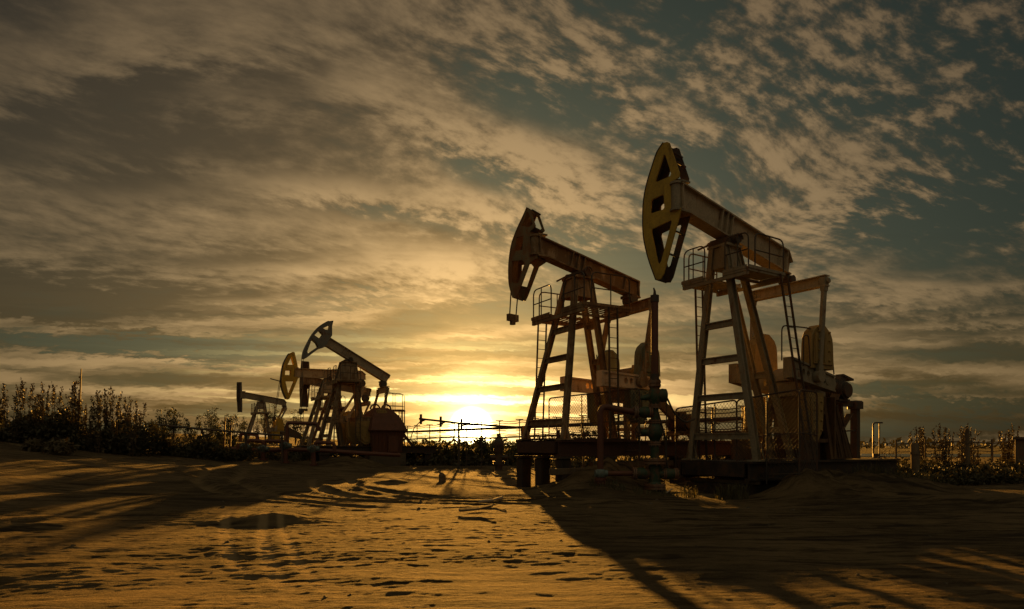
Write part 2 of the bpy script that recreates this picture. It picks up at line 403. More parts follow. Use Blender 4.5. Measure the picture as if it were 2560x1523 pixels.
    mb = MB(); zc = za+.07; top = zbeam(0)-bh
    mb.cyl(L(0, -wa-.28, (zc+top)/2+.02), L(0, wa+.28, (zc+top)/2+.02), max(.12, (top-zc)*.5+.03), 14)
    mb.box(-.24, .24, -wa-.12, wa+.12, zc, top-.02)
    for s_ in (-1, 1): mb.tube(arc_pts(L(0, s_*(wa+.32), zc+.1), (1, 0, 0), (0, 0, 1), .14, 0, math.pi, 6), .025, 6)
    mb.tube([L(-.35, -wa-.5, zc+.02), L(-.2, -wa-.2, zc+.12)], .03, 6)
    mb.build('saddle_bearing', M['dark'], root, True)
    # walking beam (I section with stiffeners)
    e1 = L(b1, 0, zt1)-L(b0, 0, zt0); e1n = e1.normalized(); up = Vector((-e1n.z, 0, e1n.x)); up = up if up.z > 0 else -up
    hp = bh*up.z; pA, pB = L(b0, 0, zt0), L(b1, 0, zt1); ft = .045
    mb = MB(); wb = hw*.45
    mid0, mid1 = pA-up*hp/2, pB-up*hp/2
    cut = P.get('tailcut', .3)
    fr = lambda u, v, d: pA+e1n*u-up*v+Vector((0, 1, 0))*(d-wb)
    Ln = e1.length
    un = -e1n.z*bh; ue = un if P.get('tailvert') else 0.0
    mb.plate([(un*ft/hp, ft), (Ln-cut, ft), (Ln+ue*.45, hp*.45), (Ln+ue, hp-ft), (un, hp-ft)], [], fr, 2*wb)
    mb.bar(pA-up*ft/2, pB-e1n*cut-up*ft/2, 2*hw, ft, up=up); mb.bar(pA+e1n*un-up*(hp-ft/2), pB+e1n*ue-up*(hp-ft/2), 2*hw, ft, up=up)
    mb.bar(pB-e1n*cut-up*.03, pB-up*hp*.43, 2*hw, .03, up=up)
    for t in P.get('stiff', (-.28, -.05, .18)):
        u = (t-b0)/e1n.x
        for s_ in (-1, 1): mb.bar(pA+e1n*u-up*ft+Vector((0, s_*(hw*.72), 0)), pA+e1n*u-up*(hp-ft)+Vector((0, s_*(hw*.72), 0)), .03, hw*.53, up=(0, 1, 0))
    for u, k_ in ((.05, 1), (Ln-.6, 0), (Ln-cut-.03, 1 if P.get('tailvert') else 0)):
        for s_ in (-1, 1): mb.bar(pA+e1n*u-up*ft+Vector((0, s_*(hw*.72), 0)), pA+e1n*(u+un*k_)-up*(hp-ft)+Vector((0, s_*(hw*.72), 0)), .03, hw*.53, up=(0, 1, 0))
    mb.build('walking_beam', P.get('beammat', g), root)
    # head hinge at the beam nose
    mb = MB(); zv = Vector((0, 0, 1)); hx = pA+Vector((P.get('hinge_x', -.03), 0, 0)); rh = P.get('hinge_r', .14)
    mb.cyl(hx+zv*.02, hx-zv*(bh+.02), rh, 16)
    for v in (0, bh): mb.cyl(hx-zv*(v+.03), hx-zv*(v-.03), rh*1.3, 16); mb.box(hx.x, hx.x+.32, -hw*1.05, hw*1.05, hx.z-v-.026+(-.05 if v else .03), hx.z-v+.026+(-.05 if v else .03))
    mb.build('head_hinge', P.get('hingemat', g), root, True)
    # horse head
    H = P['head']; ang = H['dir']; rot = Matrix.Rotation(-(math.pi/2-th), 3, 'Z')
    nrm = rot @ Vector((*H['n'], 0)).normalized(); uu = Vector((nrm.y, -nrm.x, 0))
    hinge = L(H['hb'], H.get('hw', 0), 0); tk = H['t']
    fr1 = lambda u, v, d: hinge+uu*u+Vector((0, 0, v))+nrm*d
    hm = H['mat']; pt = H.get('pt', .05)
    head = empty('horse_head', (0, 0, 0)); head.parent = root
    mb = MB(); mb.plate(H['poly'], H.get('holes', ()), fr1, pt); mb.build('side_plate', hm, head)
    mb = MB(); mb.plate(H['poly'], H.get('holes', ()), lambda u, v, d: fr1(u, v, d+tk-pt), pt); mb.build('side_plate', H.get('mat2', hm), head)
    arc = H['arc']; mb = MB()
    nA = len(arc)
    vs = [fr1(u, v, -.012) for u, v in arc]+[fr1(u, v, tk+.012) for u, v in arc]
    cu = sum(u for u, v in H['poly'])/len(H['poly']); cv = sum(v for u, v in H['poly'])/len(H['poly'])
    def outw(i):
        a, c_ = arc[max(i-1, 0)], arc[min(i+1, nA-1)]; du, dv = c_[0]-a[0], c_[1]-a[1]; l = math.hypot(du, dv); nu, nv = dv/l, -du/l
        if nu > 0: nu, nv = -nu, -nv
        return arc[i][0]+nu*.03, arc[i][1]+nv*.03
    oa = [outw(i) for i in range(nA)]
    vs += [fr1(u, v, -.012) for u, v in oa]+[fr1(u, v, tk+.012) for u, v in oa]
    fs = []
    for i in range(nA-1):
        A, Bq, C_, D_ = i, i+1, nA+i+1, nA+i
        fs += [(A, Bq, C_, D_), (A+2*nA, D_+2*nA, C_+2*nA, Bq+2*nA), (A, A+2*nA, Bq+2*nA, Bq), (D_, C_, C_+2*nA, D_+2*nA)]
    fs += [(0, nA, 3*nA, 2*nA), (nA-1, 3*nA-1, 4*nA-1, 2*nA-1)]
    fs[-1] = (nA-1, 2*nA-1, 4*nA-1, 3*nA-1)
    mb.add(vs, fs); mb.build('arc_plate', H.get('arcmat', hm), head)
    for (u, v) in H.get('rods', ()):
        mb = MB(); mb.cyl(fr1(u, v, pt), fr1(u, v, tk-pt), .03, 8); mb.build('cross_rod', M['dark'], head, True)
    for (u0, v0, u1, v1) in H.get('webs', ()):
        mb = MB(); a, c_ = fr1(u0, v0, tk/2), fr1(u1, v1, tk/2); mb.bar(a, c_, tk-2*pt-.004, .04, up=Vector((uu*(v1-v0)+Vector((0, 0, -(u1-u0)))).normalized())); mb.build('web_plate', M['dark'], head)
    # equalizer and tail bearing
    mb = MB(); eh = P.get('eqh', .34)
    mb.bar(L(be, -we-.12, ze), L(be, we+.12, ze), .06, eh-.06)
    for s_ in (-1, 1): mb.bar(L(be, -we-.12, ze+s_*(eh/2-.015)), L(be, we+.12, ze+s_*(eh/2-.015)), .26, .03)
    mb.build('equalizer', P.get('beammat', g), root)
    mb = MB(); tb = zbeam(be)-bh
    mb.cyl(L(be, -.24, (ze+eh/2+tb)/2), L(be, .24, (ze+eh/2+tb)/2), max(.1, (tb-ze-eh/2)*.5+.02), 12)
    mb.box(be-.2, be+.2, -.15, .15, ze+eh/2, tb+.02); mb.box(be-.26, be+.1, -.2, .2, tb-.1, tb-.005)
    mb.build('tail_bearing', M['dark'], root, True)
    # pitmans, cranks, counterweights
    C = P['crank']; pb, pz = C['pin']; a0, a1 = C['arm']; ah = C['ah']; sl = C['slope']
    for s_ in (-1, 1):
        mb = MB(); t0, t1 = L(be, s_*(we+.02), ze-.02), L(pb, s_*(C['w']+.22), pz)
        mb.bar(t0.lerp(t1, .06), t0.lerp(t1, .9), .10, .17, up=(1, 0, 0)); mb.bar(t0.lerp(t1, .88), t1, .12, .24, up=(1, 0, 0))
        mb.cyl(t1-Vector((0, .1, 0)), t1+Vector((0, .1, 0)), .19, 16)
        mb.bar(t0+Vector((0, 0, .12)), t0.lerp(t1, .10), .2, .26, up=(1, 0, 0), taper=.7); mb.cyl(t0-Vector((0, .17, 0)), t0+Vector((0, .17, 0)), .07, 10)
        mb.build('pitman_arm', P.get('pitmat', g), root)
        cr = empty('crank_arm', (0, 0, 0)); cr.parent = root
        cm = C['mat']; w0 = s_*C['w']; az_ = lambda b_: pz+sl*(b_-pb)
        holes = []
        for hb in C.get('holes', ()):
            holes.append([(hb+.075*math.cos(t), az_(hb)+.105*math.sin(t)) for t in [k_*math.pi/5 for k_ in range(10)]])
        outline = [(a0, az_(a0)-ah/2), (a0, az_(a0)+ah/2), (a1, az_(a1)+ah*.42), (a1+.12, az_(a1)), (a1, az_(a1)-ah*.42)]
        mb = MB(); mb.plate(outline, holes, lambda u, v, d: L(u, w0-.10+d, v), .20)
        for e in (1, -1):
            p, q_ = L(a0+.02, w0, az_(a0)+e*(ah/2-.03)), L(a1, w0, az_(a1)+e*(ah*.42-.03)); mb.bar(p, q_, .30, .06)
        mb.box(a0-.03, a0+.05, -w0-.15, -w0+.15, az_(a0)-ah/2, az_(a0)+ah/2)
        mb.build('crank_bar', cm, cr)
        for wp in C['weights']:
            mb = MB(); mb.plate(wp, [], lambda u, v, d: L(u, w0-.17+d, v), .34)
            cu_ = sum(u for u, v in wp)/len(wp); cv_ = sum(v for u, v in wp)/len(wp)
            inner = [(cu_+(u-cu_)*.8, cv_+(v-cv_)*.8) for u, v in wp]
            mb.plate(inner, [], lambda u, v, d: L(u, w0+(.17 if s_ > 0 else -.22)+d, v), .05)
            wu = max(u for u, v in wp)-min(u for u, v in wp)
            for k_ in (-.42, -.12, .2, .46):
                for j_ in (-.22, .22): mb.cyl(L(cu_+wu*j_, w0+s_*.2, cv_+k_), L(cu_+wu*j_, w0+s_*.27, cv_+k_), .04, 8)
            for j_ in (0, -.36): mb.bar(L(cu_+wu*j_, w0+s_*.235, cv_-.5), L(cu_+wu*j_, w0+s_*.235, cv_+.42), .03, .06, up=(0, 1, 0))
            mb.build('counterweight', C['wmat'], cr, bevel=.02)
    # gearbox on its stand
    G = P['gear']; gb0, gb1, gw, gz0, gz1 = G
    mb = MB(); mb.box(gb0, gb1, -gw, gw, gz0, (gz0+gz1)/2, .04); mb.box(gb0-.06, gb1+.06, -gw-.05, gw+.05, (gz0+gz1)/2, (gz0+gz1)/2+.06)
    gm = (gb0+gb1)/2; hh = gz1-(gz0+gz1)/2-.06
    dome = [(gm+(gb1-gb0)*.48*math.cos(t), (gz0+gz1)/2+.06+hh*math.sin(t)) for t in [k_*math.pi/10 for k_ in range(11)]]
    mb.plate(dome, [], lambda u, v, d: L(u, -gw+.03+d, v), 2*gw-.06)
    mb.cyl(L(C['shaft'], -C['w']-.12, az_(C['shaft'])), L(C['shaft'], C['w']+.12, az_(C['shaft'])), .13, 14)
    mb.cyl(L(gm+.2, -.1, gz1-.02), L(gm+.2, -.1, gz1+.12), .07, 8)
    mb.build('gearbox', P.get('gearmat', M['dark']), root, bevel=.015)
    mb = MB()
    for bb in (gb0+.08, gb1-.08):
        for s_ in (-1, 1): mb.bar(L(bb+(.12 if bb > gm else -.12), s_*(gw+.12), zf), L(bb, s_*(gw-.1), gz0), .16, .16, up=(0, 1, 0))
    for zz_ in (.3, .75):
        for s_ in (-1, 1): mb.bar(L(gb0, s_*(gw+.1-.15*zz_), zf+(gz0-zf)*zz_), L(gb1, s_*(gw+.1-.15*zz_), zf+(gz0-zf)*zz_), .1, .12)
    if P.get('solidstand'): mb.box(gb0+.12, gb1-.12, -gw+.14, gw-.14, zf, gz0)
    mb.build('gearbox_stand', P.get('gearmat2', lm), root)
    # drive motor with belt guard and brake gear
    Mo = P.get('motor'); gr_ = P.get('guard_r', (.26, .55))
    if Mo:
        mb0, mz = Mo
        mot = MB(); mot.cyl(L(mb0, -.1, mz), L(mb0, .75, mz), .30, 18); mot.cyl(L(mb0, .75, mz), L(mb0, .84, mz), .24, 16); mot.box(mb0-.32, mb0+.32, -.7, .05, mz-.36, mz-.28); mot.box(mb0-.14, mb0+.14, -.45, -.15, mz+.26, mz+.42)
        for k_ in range(9): mot.cyl(L(mb0, 0+.08*k_, mz), L(mb0, .03+.08*k_, mz), .325, 18)
        mo = mot.build('motor', M['dark'], root, True)
        g_ = MB(); sb = C['shaft']+.35; hull = []
        for t in [k_*math.pi/8 for k_ in range(9)]: hull.append((mb0+gr_[0]*math.sin(t), mz+gr_[0]*math.cos(t)))
        for t in [math.pi+k_*math.pi/8 for k_ in range(9)]: hull.append((sb+gr_[1]*math.sin(t), (gz0+gz1)/2+gr_[1]*math.cos(t)))
        g_.plate(hull, [], lambda u, v, d: L(u, .86+d, v) if P.get('guard_w') is None else L(u, P['guard_w']+d, v), .16)
        g_.build('belt_guard', P.get('guardmat', M['dark']), mo)
        st = MB()
        for s_ in (-.5, .5):
            for d_ in (-.35, .35): st.bar(L(mb0+d_*1.2, s_, zf), L(mb0+d_*.7, s_*.8, mz-.36), .1, .1, up=(0, 1, 0))
        st.box(mb0-.4, mb0+.4, -.62, .62, mz-.42, mz-.36)
        st.build('motor_stand', P.get('gearmat2', lm), root)
    # platform with railings and ladders
    hole = P.get('platgap', .35)
    for s_ in (-1, 1):
        y0, y1 = sorted((-s_*hole, -s_*pw)); mb = MB()
        mb.box(pf-.05, prr, y0, y1, zp+.002, zp+.028) if not P.get('grate') else None
        if P.get('grate'):
            n = 9
            for k_ in range(n+1):
                bb = pf+(prr-pf)*k_/n; mb.box(bb-.028, bb+.028, y0, y1, zp-.01, zp+.02)
        for yy in (y0, y1): mb.box(pf-.05, prr+.05, yy-.03, yy+.03, zp-.09, zp-.012)
        for bb in (pf-.05, prr+.05): mb.box(bb-.03, bb+.03, y0-.03+.062, y1-.032, zp-.09, zp-.012)
        for bb in (pf-.08, prr+.08): mb.box(bb-.012, bb+.012, y0, y1, zp-.02, zp+.07)
        mb.box(pf-.066, prr+.066, -s_*pw-.012+s_*-.045, -s_*pw+.012+s_*-.045, zp-.02, zp+.07)
        pl = mb.build('platform', P.get('platmat', lm), root)
        if P.get('rails', True):
            yr = s_*pw
            railing(pl, [L(pf, s_*(hole+.02), 0), L(pf, yr, 0)], zp+.03, P.get('railh', .98), posts=(.55,))
            railing(pl, [L(pf+.25, yr+.03*s_, 0), L(prr, yr+.03*s_, 0)], zp+.03, P.get('railh', .98), posts=(.5,))
    mb = MB()
    for bb in (pf-.02, prr-.02): mb.bar(L(bb, -pw, zp-.15), L(bb, pw, zp-.15), .09, .10)
    mb.build('platform_joist', P.get('platmat', lm), root)
    for (bt, zt_, bb, zb_, w_) in P.get('ladders', ()):
        ladder(root, L(bb, w_, zb_), L(bt, w_, zt_), (1, 0, 0), .33, M['dark'])
    # bridle cables and carrier bar
    Bd = P.get('bridle')
    if Bd:
        mb = MB(); pts = []
        for (u, v), d_ in zip(Bd['from'], Bd.get('d', (0.02, tk-.02))):
            p = fr1(u, v, d_); q_ = p+Vector((*(rot.to_2x2() @ Vector(Bd.get('lean', (0, 0)))), (Bd['z']-p.z) if 'z' in Bd else -Bd['len'])); mb.tube([p, q_], .02, 6); pts.append(q_)
        mb.build('bridle_cable', M['dark'], root)
        mb = MB(); d_ = (pts[1]-pts[0]).normalized(); mb.bar(pts[0]-d_*.07, pts[1]+d_*.07, .14, Bd.get('bh', .24)); mb.cyl((pts[0]+pts[1])/2-Vector((0, 0, .22)), (pts[0]+pts[1])/2+Vector((0, 0, .02)), .1, 8)
        if Bd.get('rod'): c_ = (pts[0]+pts[1])/2; mb.tube([c_, c_-Vector((0, 0, Bd['rod']))], .022, 6)
        mb.build('carrier_bar', M['rusty'] if Bd.get('rod') is None else M['dark'], root)
    ex = P.get('extra')
    if ex: ex(root, fr1)
    return root
def leaf(cb, wd, z0, z1, tip=1, n=7):
    """outline of a counterweight: rounded leaf from z0 (arm) to z1 (tip)"""
    pts = []
    h = z1-z0
    for i in range(n+1):
        t = i/n; pts.append((cb-wd/2*(1-.12*t)*(1 if t < .6 else math.sqrt(max(0.0, 1-((t-.6)/.42)**2))), z0+h*t))
    for i in range(n, -1, -1):
        t = i/n; pts.append((cb+wd/2*(1-.12*t)*(1 if t < .6 else math.sqrt(max(0.0, 1-((t-.6)/.42)**2))), z0+h*t))
    return pts
def smooth_arc(pts, n=3):
    out = []
    for i in range(len(pts)-1):
        p0 = pts[max(i-1, 0)]; p1, p2 = pts[i], pts[i+1]; p3 = pts[min(i+2, len(pts)-1)]
        for k in range(n):
            t = k/n; out.append(tuple(.5*((2*p1[j])+(-p0[j]+p2[j])*t+(2*p0[j]-5*p1[j]+4*p2[j]-p3[j])*t*t+(-p0[j]+3*p1[j]-3*p2[j]+p3[j])*t**3) for j in (0, 1)))
    return out+[pts[-1]]
# --- right pumpjack, yellow head
arcR = smooth_arc([(-.36, 10.06), (-.56, 9.86), (-.72, 9.51), (-.91, 9.03), (-1.01, 8.6), (-1.04, 8.11), (-1.02, 7.57), (-.93, 7.13), (-.80, 6.71), (-.60, 6.20)])
polyR = arcR+[(-.46, 6.18), (-.36, 6.32), (.19, 7.98), (.19, 8.08), (-.10, 8.04), (-.13, 8.86), (.13, 8.94), (.15, 9.05), (-.17, 10.0), (-.24, 10.05)]
holesR = [[(-.35, 9.72), (-.30, 9.70), (-.11, 9.11), (-.14, 9.05), (-.60, 9.00), (-.63, 9.06)], [(-.40, 8.59), (-.35, 8.55), (-.33, 8.20), (-.37, 8.16), (-.77, 8.14), (-.79, 8.20), (-.77, 8.50), (-.72, 8.54)], [(-.12, 7.80), (-.09, 7.74), (-.44, 6.68), (-.50, 6.62), (-.55, 6.68), (-.76, 7.60), (-.74, 7.68)]]
def extraR(root, fr):
    # tall timber-coloured guard boards and brake post behind the cranks
    mb = MB(); mb.box(4.40, 4.48, -.85, .85, .96, 3.0); mb.add([(4.5, -.75, .96), (5.75, -.7, .96), (5.75, .7, .96), (4.5, .75, .96), (4.55, -.45, 2.9), (5.35, -.40, 2.7), (5.35, .40, 2.7), (4.55, .45, 2.9)], [(3, 2, 1, 0), (4, 5, 6, 7), (0, 1, 5, 4), (1, 2, 6, 5), (2, 3, 7, 6), (3, 0, 4, 7)])
    for k in range(6): mb.bar((4.6+.2*k, -.77, 1.0), (4.62+.14*k, -.47-.03*(k % 2), 2.75-.12*((k*7) % 3)), .07, .03)
    mb.bar((4.7, -.62, 2.9), (5.4, -.42, 3.5), .3, .05); mb.bar((5.2, -.55, 1.9), (5.9, -.5, 2.5), .25, .04)
    mb.build('engine_housing', M['ochredark'], root, bevel=.02)
    mb = MB(); mb.box(7.02, 7.24, -.12, .12, .3, 2.72); mb.box(6.9, 7.36, -.2, .2, 2.72, 3.02, .05); mb.bar(L(5.95, .1, 3.86), L(6.6, .1, 3.72), .3, .07); mb.bar(L(5.6, .1, 2.5), L(6.05, .1, 3.84), .22, .3); mb.bar(L(6.0, 0, 2.85), L(7.0, 0, 2.85), .12, .12); mb.bar(L(5.7, .2, 1.9), L(7.05, .05, 1.95), .05, .05)
    mb.build('tail_post', M['dark'], root)
    mb = MB()
    mb.tube(rounded([L(1.35, 1.0, 3.95), L(1.35, 1.0, 5.0), L(2.6, 1.0, 5.05), L(3.9, 1.0, 4.95), L(4.1, 1.0, 3.7)], .2), .022, 6)
    mb.tube(rounded([L(1.95, 1.32, 3.8), L(1.95, 1.32, 4.7), L(2.2, 1.32, 4.75), L(2.3, 1.32, 3.8)], .12), .022, 6)
    mb.build('crank_guard_rail', M['dark'], root)
pR = dict(pos=(.985, 6.374, 20.0), label='nearest and tallest pumpjack at right, with a yellow horse head and yellow counterweights', mat=M['grey'], legmat=M['grey'], beammat=M['beam'],
    legt=.165, cap=.62, legs=(.09, 1.21, 2.85, .33, .96), apex=(.25, .23, 7.30), plat=(-.45, 1.12, 1.18, 6.43), eq=(3.09, 1.27, 6.50), beam=(-2.05, 8.81, 3.16, 7.63, .75, .22),
    skid=(-.55, 7.5, 1.25, .42), rungs=(.115, .30, .475, .64), rungs2=(.15, .42), skidmat=M['black'], tailcut=.25, gearmat=M['grey'], gearmat2=M['ochredark'], solidstand=True, pitmat=M['grey'],
    crank=dict(pin=(2.93, 3.55), arm=(1.66, 3.95), ah=.62, slope=-.17, w=1.0, shaft=3.6, mat=M['grey'], wmat=M['ochre'], holes=(2.3, 2.55, 3.2, 3.42),
        weights=[leaf(3.18, 1.28, 3.80, 5.16), leaf(2.85, .82, 3.05, 1.55)]),
    gear=(2.95, 4.3, .62, 3.0, 4.0), motor=(5.25, 3.25), guard_r=(.24, .36), guard_w=-.2, ladders=[(.30, 6.42, .50, .96, -1.24), (1.05, 6.42, 2.40, .96, 1.27)],
    head=dict(dir=0, n=(.70, .714), hb=-2.15, t=.56, poly=polyR, holes=holesR, arc=arcR, mat=M['yellow'], mat2=M['dark'], arcmat=M['dark'], rods=[(.03, 7.45), (-.17, 6.85), (.05, 9.4), (-.05, 9.7)], webs=[(-.12, 8.05, .18, 8.02), (-.13, 8.90, .12, 8.90), (-.12, 8.05, -.14, 8.88)]),  # far side plate painted dark for the shade on its inner face
    extra=extraR)
pumpjack(pR)
# --- middle pumpjack, rusty
arcM = smooth_arc([(-.20, 9.0), (-.35, 8.74), (-.57, 8.38), (-.78, 7.94), (-.88, 7.43), (-.90, 6.99), (-.87, 6.61), (-.74, 6.20)])
polyM = arcM+[(-.64, 6.17), (-.55, 6.31), (-.12, 7.22), (.16, 7.34), (.16, 7.60), (-.06, 7.62), (-.10, 8.22), (.10, 8.36), (-.12, 8.95)]
holesM = [[(-.60, 8.12), (-.36, 8.12), (-.38, 7.68), (-.70, 7.68)], [(-.78, 7.38), (-.40, 7.36), (-.30, 7.24), (-.56, 6.62), (-.80, 6.70)], [(-.22, 8.86), (-.16, 8.84), (.0, 8.44), (-.14, 8.36), (-.42, 8.46)]]
def extraM(root, fr):
    mb = MB(); mb.cyl(L(-.05, -1.12, 1.58), L(-.05, -1.12, 1.95), .06, 8); mb.cyl(L(.35, -1.12, 1.58), L(.35, -1.12, 1.9), .05, 8); mb.box(-1.55, 1.2, -1.2, 1.2, 1.585, 1.64)
    mb.build('deck_plate', M['deepred'], root)
pM = dict(pos=(1.064, 2.184, 22.0), label='rust-stained middle pumpjack with a brown horse head and a cable bar hanging loose', mat=M['rustleg'], legmat=M['rustleg'], beammat=M['rusty'],
    legt=.15, legs=(1.352, 1.20, 1.277, .30, 1.58), apex=(.285, .267, 6.86), plat=(-.82, .90, 1.50, 5.72), eq=(2.165, 1.187, 6.125), beam=(-1.616, 8.067, 2.47, 7.085, .587, .20),
    skid=(-1.6, 6.2, 1.25, 1.08), rungs=(.11, .32, .50, .68), rungs2=(.2, .5, .72), skidmat=M['deepred'], tailcut=.02, tailvert=True, gearmat=M['rusty'], gearmat2=M['rustleg'], pitmat=M['rustleg'], grate=True, platmat=M['rusty'], cap=.62, hinge_r=.14,
    crank=dict(pin=(1.63, 3.48), arm=(.10, 2.36), ah=.50, slope=-.04, w=1.06, shaft=2.15, mat=M['cream'], wmat=M['greenweight'], holes=(1.06, 1.28, 1.93),
        weights=[leaf(2.02, .88, 3.70, 4.82), leaf(1.60, .80, 3.22, 2.15)]),
    gear=(1.55, 2.85, .55, 2.9, 4.1), motor=(4.2, 2.2), guard_r=(.18, .2), guard_w=.2, ladders=[(-.40, 5.7, -.56, 1.6, -1.6), (.2, 5.7, .25, 1.6, 1.6)],
    head=dict(dir=0, n=(.55, .835), hb=-1.75, t=.60, poly=polyM, holes=holesM, arc=arcM, mat=M['olive'], arcmat=M['rusty'], rods=[(-.45, 6.5), (-.05, 8.9)], webs=[(-.08, 7.58, .14, 7.58), (-.10, 8.26, .08, 8.32), (.14, 7.36, .14, 7.58)]),
    bridle={'from': [(-.86, 6.62), (-.80, 6.30)], 'd': (.08, .36), 'z': 5.58, 'lean': (-.06, 0), 'bh': .22}, extra=extraM)
pumpjack(pM)
# --- left pumpjacks, farther off (heads in line with the beam)
nB = lambda th: (-math.cos(th), math.sin(th))     # far side normal of the head plane
base = dict(legt=.19, apex=(.28, .26, 7.0), legs=(1.7, 1.2, 1.0, .4, 1.4), plat=(-.7, .6, 1.3, 5.75), skid=(-2.2, 6.0, 1.25, .9), rungs=(.12, .32, .5, .68), cap=.9, ladders=[(-.3, 5.7, -.5, 1.4, -1.35), (.3, 5.7, .3, 1.4, 1.35)], railh=.95)
def hd(**k): return dict(dir=0, hb=0.0, hw=.25, t=.5, **k)
th = 1.05
flip = lambda pts: [(u, v) for u, v in pts]
# gray skeletal head
arc3 = smooth_arc([(-1.40, 9.84), (-1.90, 9.5), (-2.40, 8.91), (-2.79, 8.16), (-3.0, 7.65), (-3.06, 7.21)])
poly3 = arc3+[(-2.90, 7.22), (-2.08, 7.90), (-1.62, 8.08), (-1.15, 8.90), (-1.15, 9.53), (-1.06, 9.90)]
holes3 = [[(-1.29, 9.60), (-1.76, 9.33), (-1.62, 9.24), (-1.34, 9.26)], [(-2.0, 9.18), (-2.33, 8.81), (-1.99, 8.60), (-1.76, 8.93)], [(-2.5, 8.55), (-2.80, 7.70), (-2.76, 7.55), (-2.08, 8.07), (-2.2, 8.32)]]
p3 = dict(base, pos=(th, -11.307, 46.0), label='grey pumpjack with an open-framed head, beam tail tilted down over the red-brown housing', mat=M['rustleg'], legmat=M['rustleg'], beammat=M['beam'],
    eq=(2.5, .95, 5.35), beam=(-1.62, 8.93, 3.0, 6.42, .72, .24), apex=(.38, .38, 7.12), cap=1.2, plat=(-1.1, .5, 1.2, 5.8), tailcut=.02, eqh=.4,
    crank=dict(pin=(2.0, 3.2), arm=(.4, 2.6), ah=.5, slope=.05, w=1.05, shaft=2.4, mat=M['rusty'], wmat=M['ochre'], weights=[leaf(2.0, .9, 3.3, 3.95), leaf(.9, 1.2, 3.1, 1.5)]),
    gear=(1.7, 2.9, .55, 2.6, 3.9), motor=None,
    head=hd(n=nB(th), poly=poly3, holes=holes3, arc=arc3, mat=M['greyhead'], webs=[(-1.62, 8.12, -1.2, 8.86)]),
    bridle={'from': [(-3.06, 7.3), (-3.06, 7.3)], 'len': 3.6, 'lean': (-.12, 0), 'bh': .3, 'rod': 3.0})
# yellow head
arc4 = smooth_arc([(-2.86, 8.1), (-3.2, 7.42), (-3.35, 6.71), (-3.4, 6.08), (-3.31, 5.47), (-3.05, 4.82)])
poly4 = arc4+[(-2.86, 4.78), (-2.62, 5.34), (-2.26, 6.26), (-2.22, 6.44), (-2.52, 6.44), (-2.48, 7.08), (-2.25, 7.12), (-2.29, 7.4), (-2.48, 8.21), (-2.60, 8.24)]
holes4 = [[(-2.69, 7.92), (-2.97, 7.28), (-2.52, 7.30)], [(-3.13, 6.88), (-2.74, 6.90), (-2.75, 6.53), (-3.16, 6.53)], [(-3.13, 6.10), (-2.48, 6.13), (-2.90, 5.09)]]
p4 = dict(base, pos=(th, -13.789, 50.0), label='pumpjack in the left cluster with a yellow horse head and a level beam', mat=M['grey'], legmat=M['grey'], beammat=M['beam'],
    eq=(2.5, 1.0, 5.7), beam=(-2.47, 7.08, 2.85, 7.16, .66, .22), apex=(.28, .28, 6.25), plat=(-.9, .6, 1.3, 5.0), cap=.9, eqh=.36,
    crank=dict(pin=(1.1, 3.4), arm=(.2, 2.6), ah=.5, slope=.0, w=1.05, shaft=2.3, mat=M['grey'], wmat=M['ochre'], weights=[leaf(1.9, .9, 3.5, 4.1), leaf(1.5, .9, 3.1, 1.6)]),
    gear=(1.7, 2.9, .55, 2.6, 3.7), motor=(4.6, 2.4),
    head=hd(n=nB(th), poly=poly4, holes=holes4, arc=arc4, mat=M['yellow'], arcmat=M['dark'], webs=[(-2.50, 6.46, -2.24, 6.46), (-2.46, 7.10, -2.26, 7.12)]),
    bridle={'from': [(-3.41, 6.3), (-3.41, 6.3)], 'len': 2.9, 'lean': (-.45, -.1), 'bh': .25, 'rod': 3.2},
    ladders=[(-.3, 5.0, -.5, 1.4, -1.35), (.3, 5.0, .3, 1.4, 1.35)])
def extra4(root, fr):
    mb = MB(); mb.bar(fr(-3.36, 6.05, .2), fr(-3.36, 6.05, .2)+Vector((-.75, .2, .2)), .07, .07); mb.build('stop_bar', M['dark'], root)
p4['extra'] = extra4
# dark head swung half aside
arc5 = smooth_arc([(-.35, 8.65), (-.62, 7.7), (-.78, 6.8), (-.75, 5.8), (-.55, 4.75)])
poly5 = arc5+[(-.40, 4.72), (-.10, 6.1), (.12, 6.75), (.12, 7.1), (0.0, 7.4), (-.15, 8.6)]
p5 = dict(base, pos=(th, -15.474, 58.0), label='dark rusty pumpjack standing behind the yellow-headed one in the left cluster', mat=M['rusty'], legmat=M['rusty'], beammat=M['rusty'],
    eq=(2.8, 1.1, 5.15), beam=(-2.45, 7.35, 3.3, 6.5, .66, .22), apex=(.28, .28, 6.1), plat=(-.9, .6, 1.3, 4.7), cap=.7, tailcut=.02, eqh=.36,
    crank=dict(pin=(1.9, 3.2), arm=(.6, 2.6), ah=.5, slope=.0, w=1.05, shaft=2.4, mat=M['rusty'], wmat=M['rusty'], weights=[leaf(1.9, .9, 3.4, 4.2), leaf(1.5, .9, 3.0, 1.6)]),
    gear=(1.7, 2.9, .55, 2.6, 3.7), motor=(4.6, 2.4),
    head=dict(dir=0, n=(.80, .60), hb=-2.65, t=.62, poly=poly5, holes=[[(-.30, 8.2), (-.52, 7.5), (-.12, 7.4)], [(-.62, 6.3), (-.25, 6.3), (-.48, 5.3)]], arc=arc5, mat=M['rusty'], arcmat=M['dark']),
    bridle={'from': [(-.75, 6.0), (-.75, 6.0)], 'len': 1.5, 'lean': (0, 0), 'bh': .2, 'rod': 3.2},
    ladders=[(-.3, 4.7, -.5, 1.4, -1.35), (.3, 4.7, .3, 1.4, 1.35)])
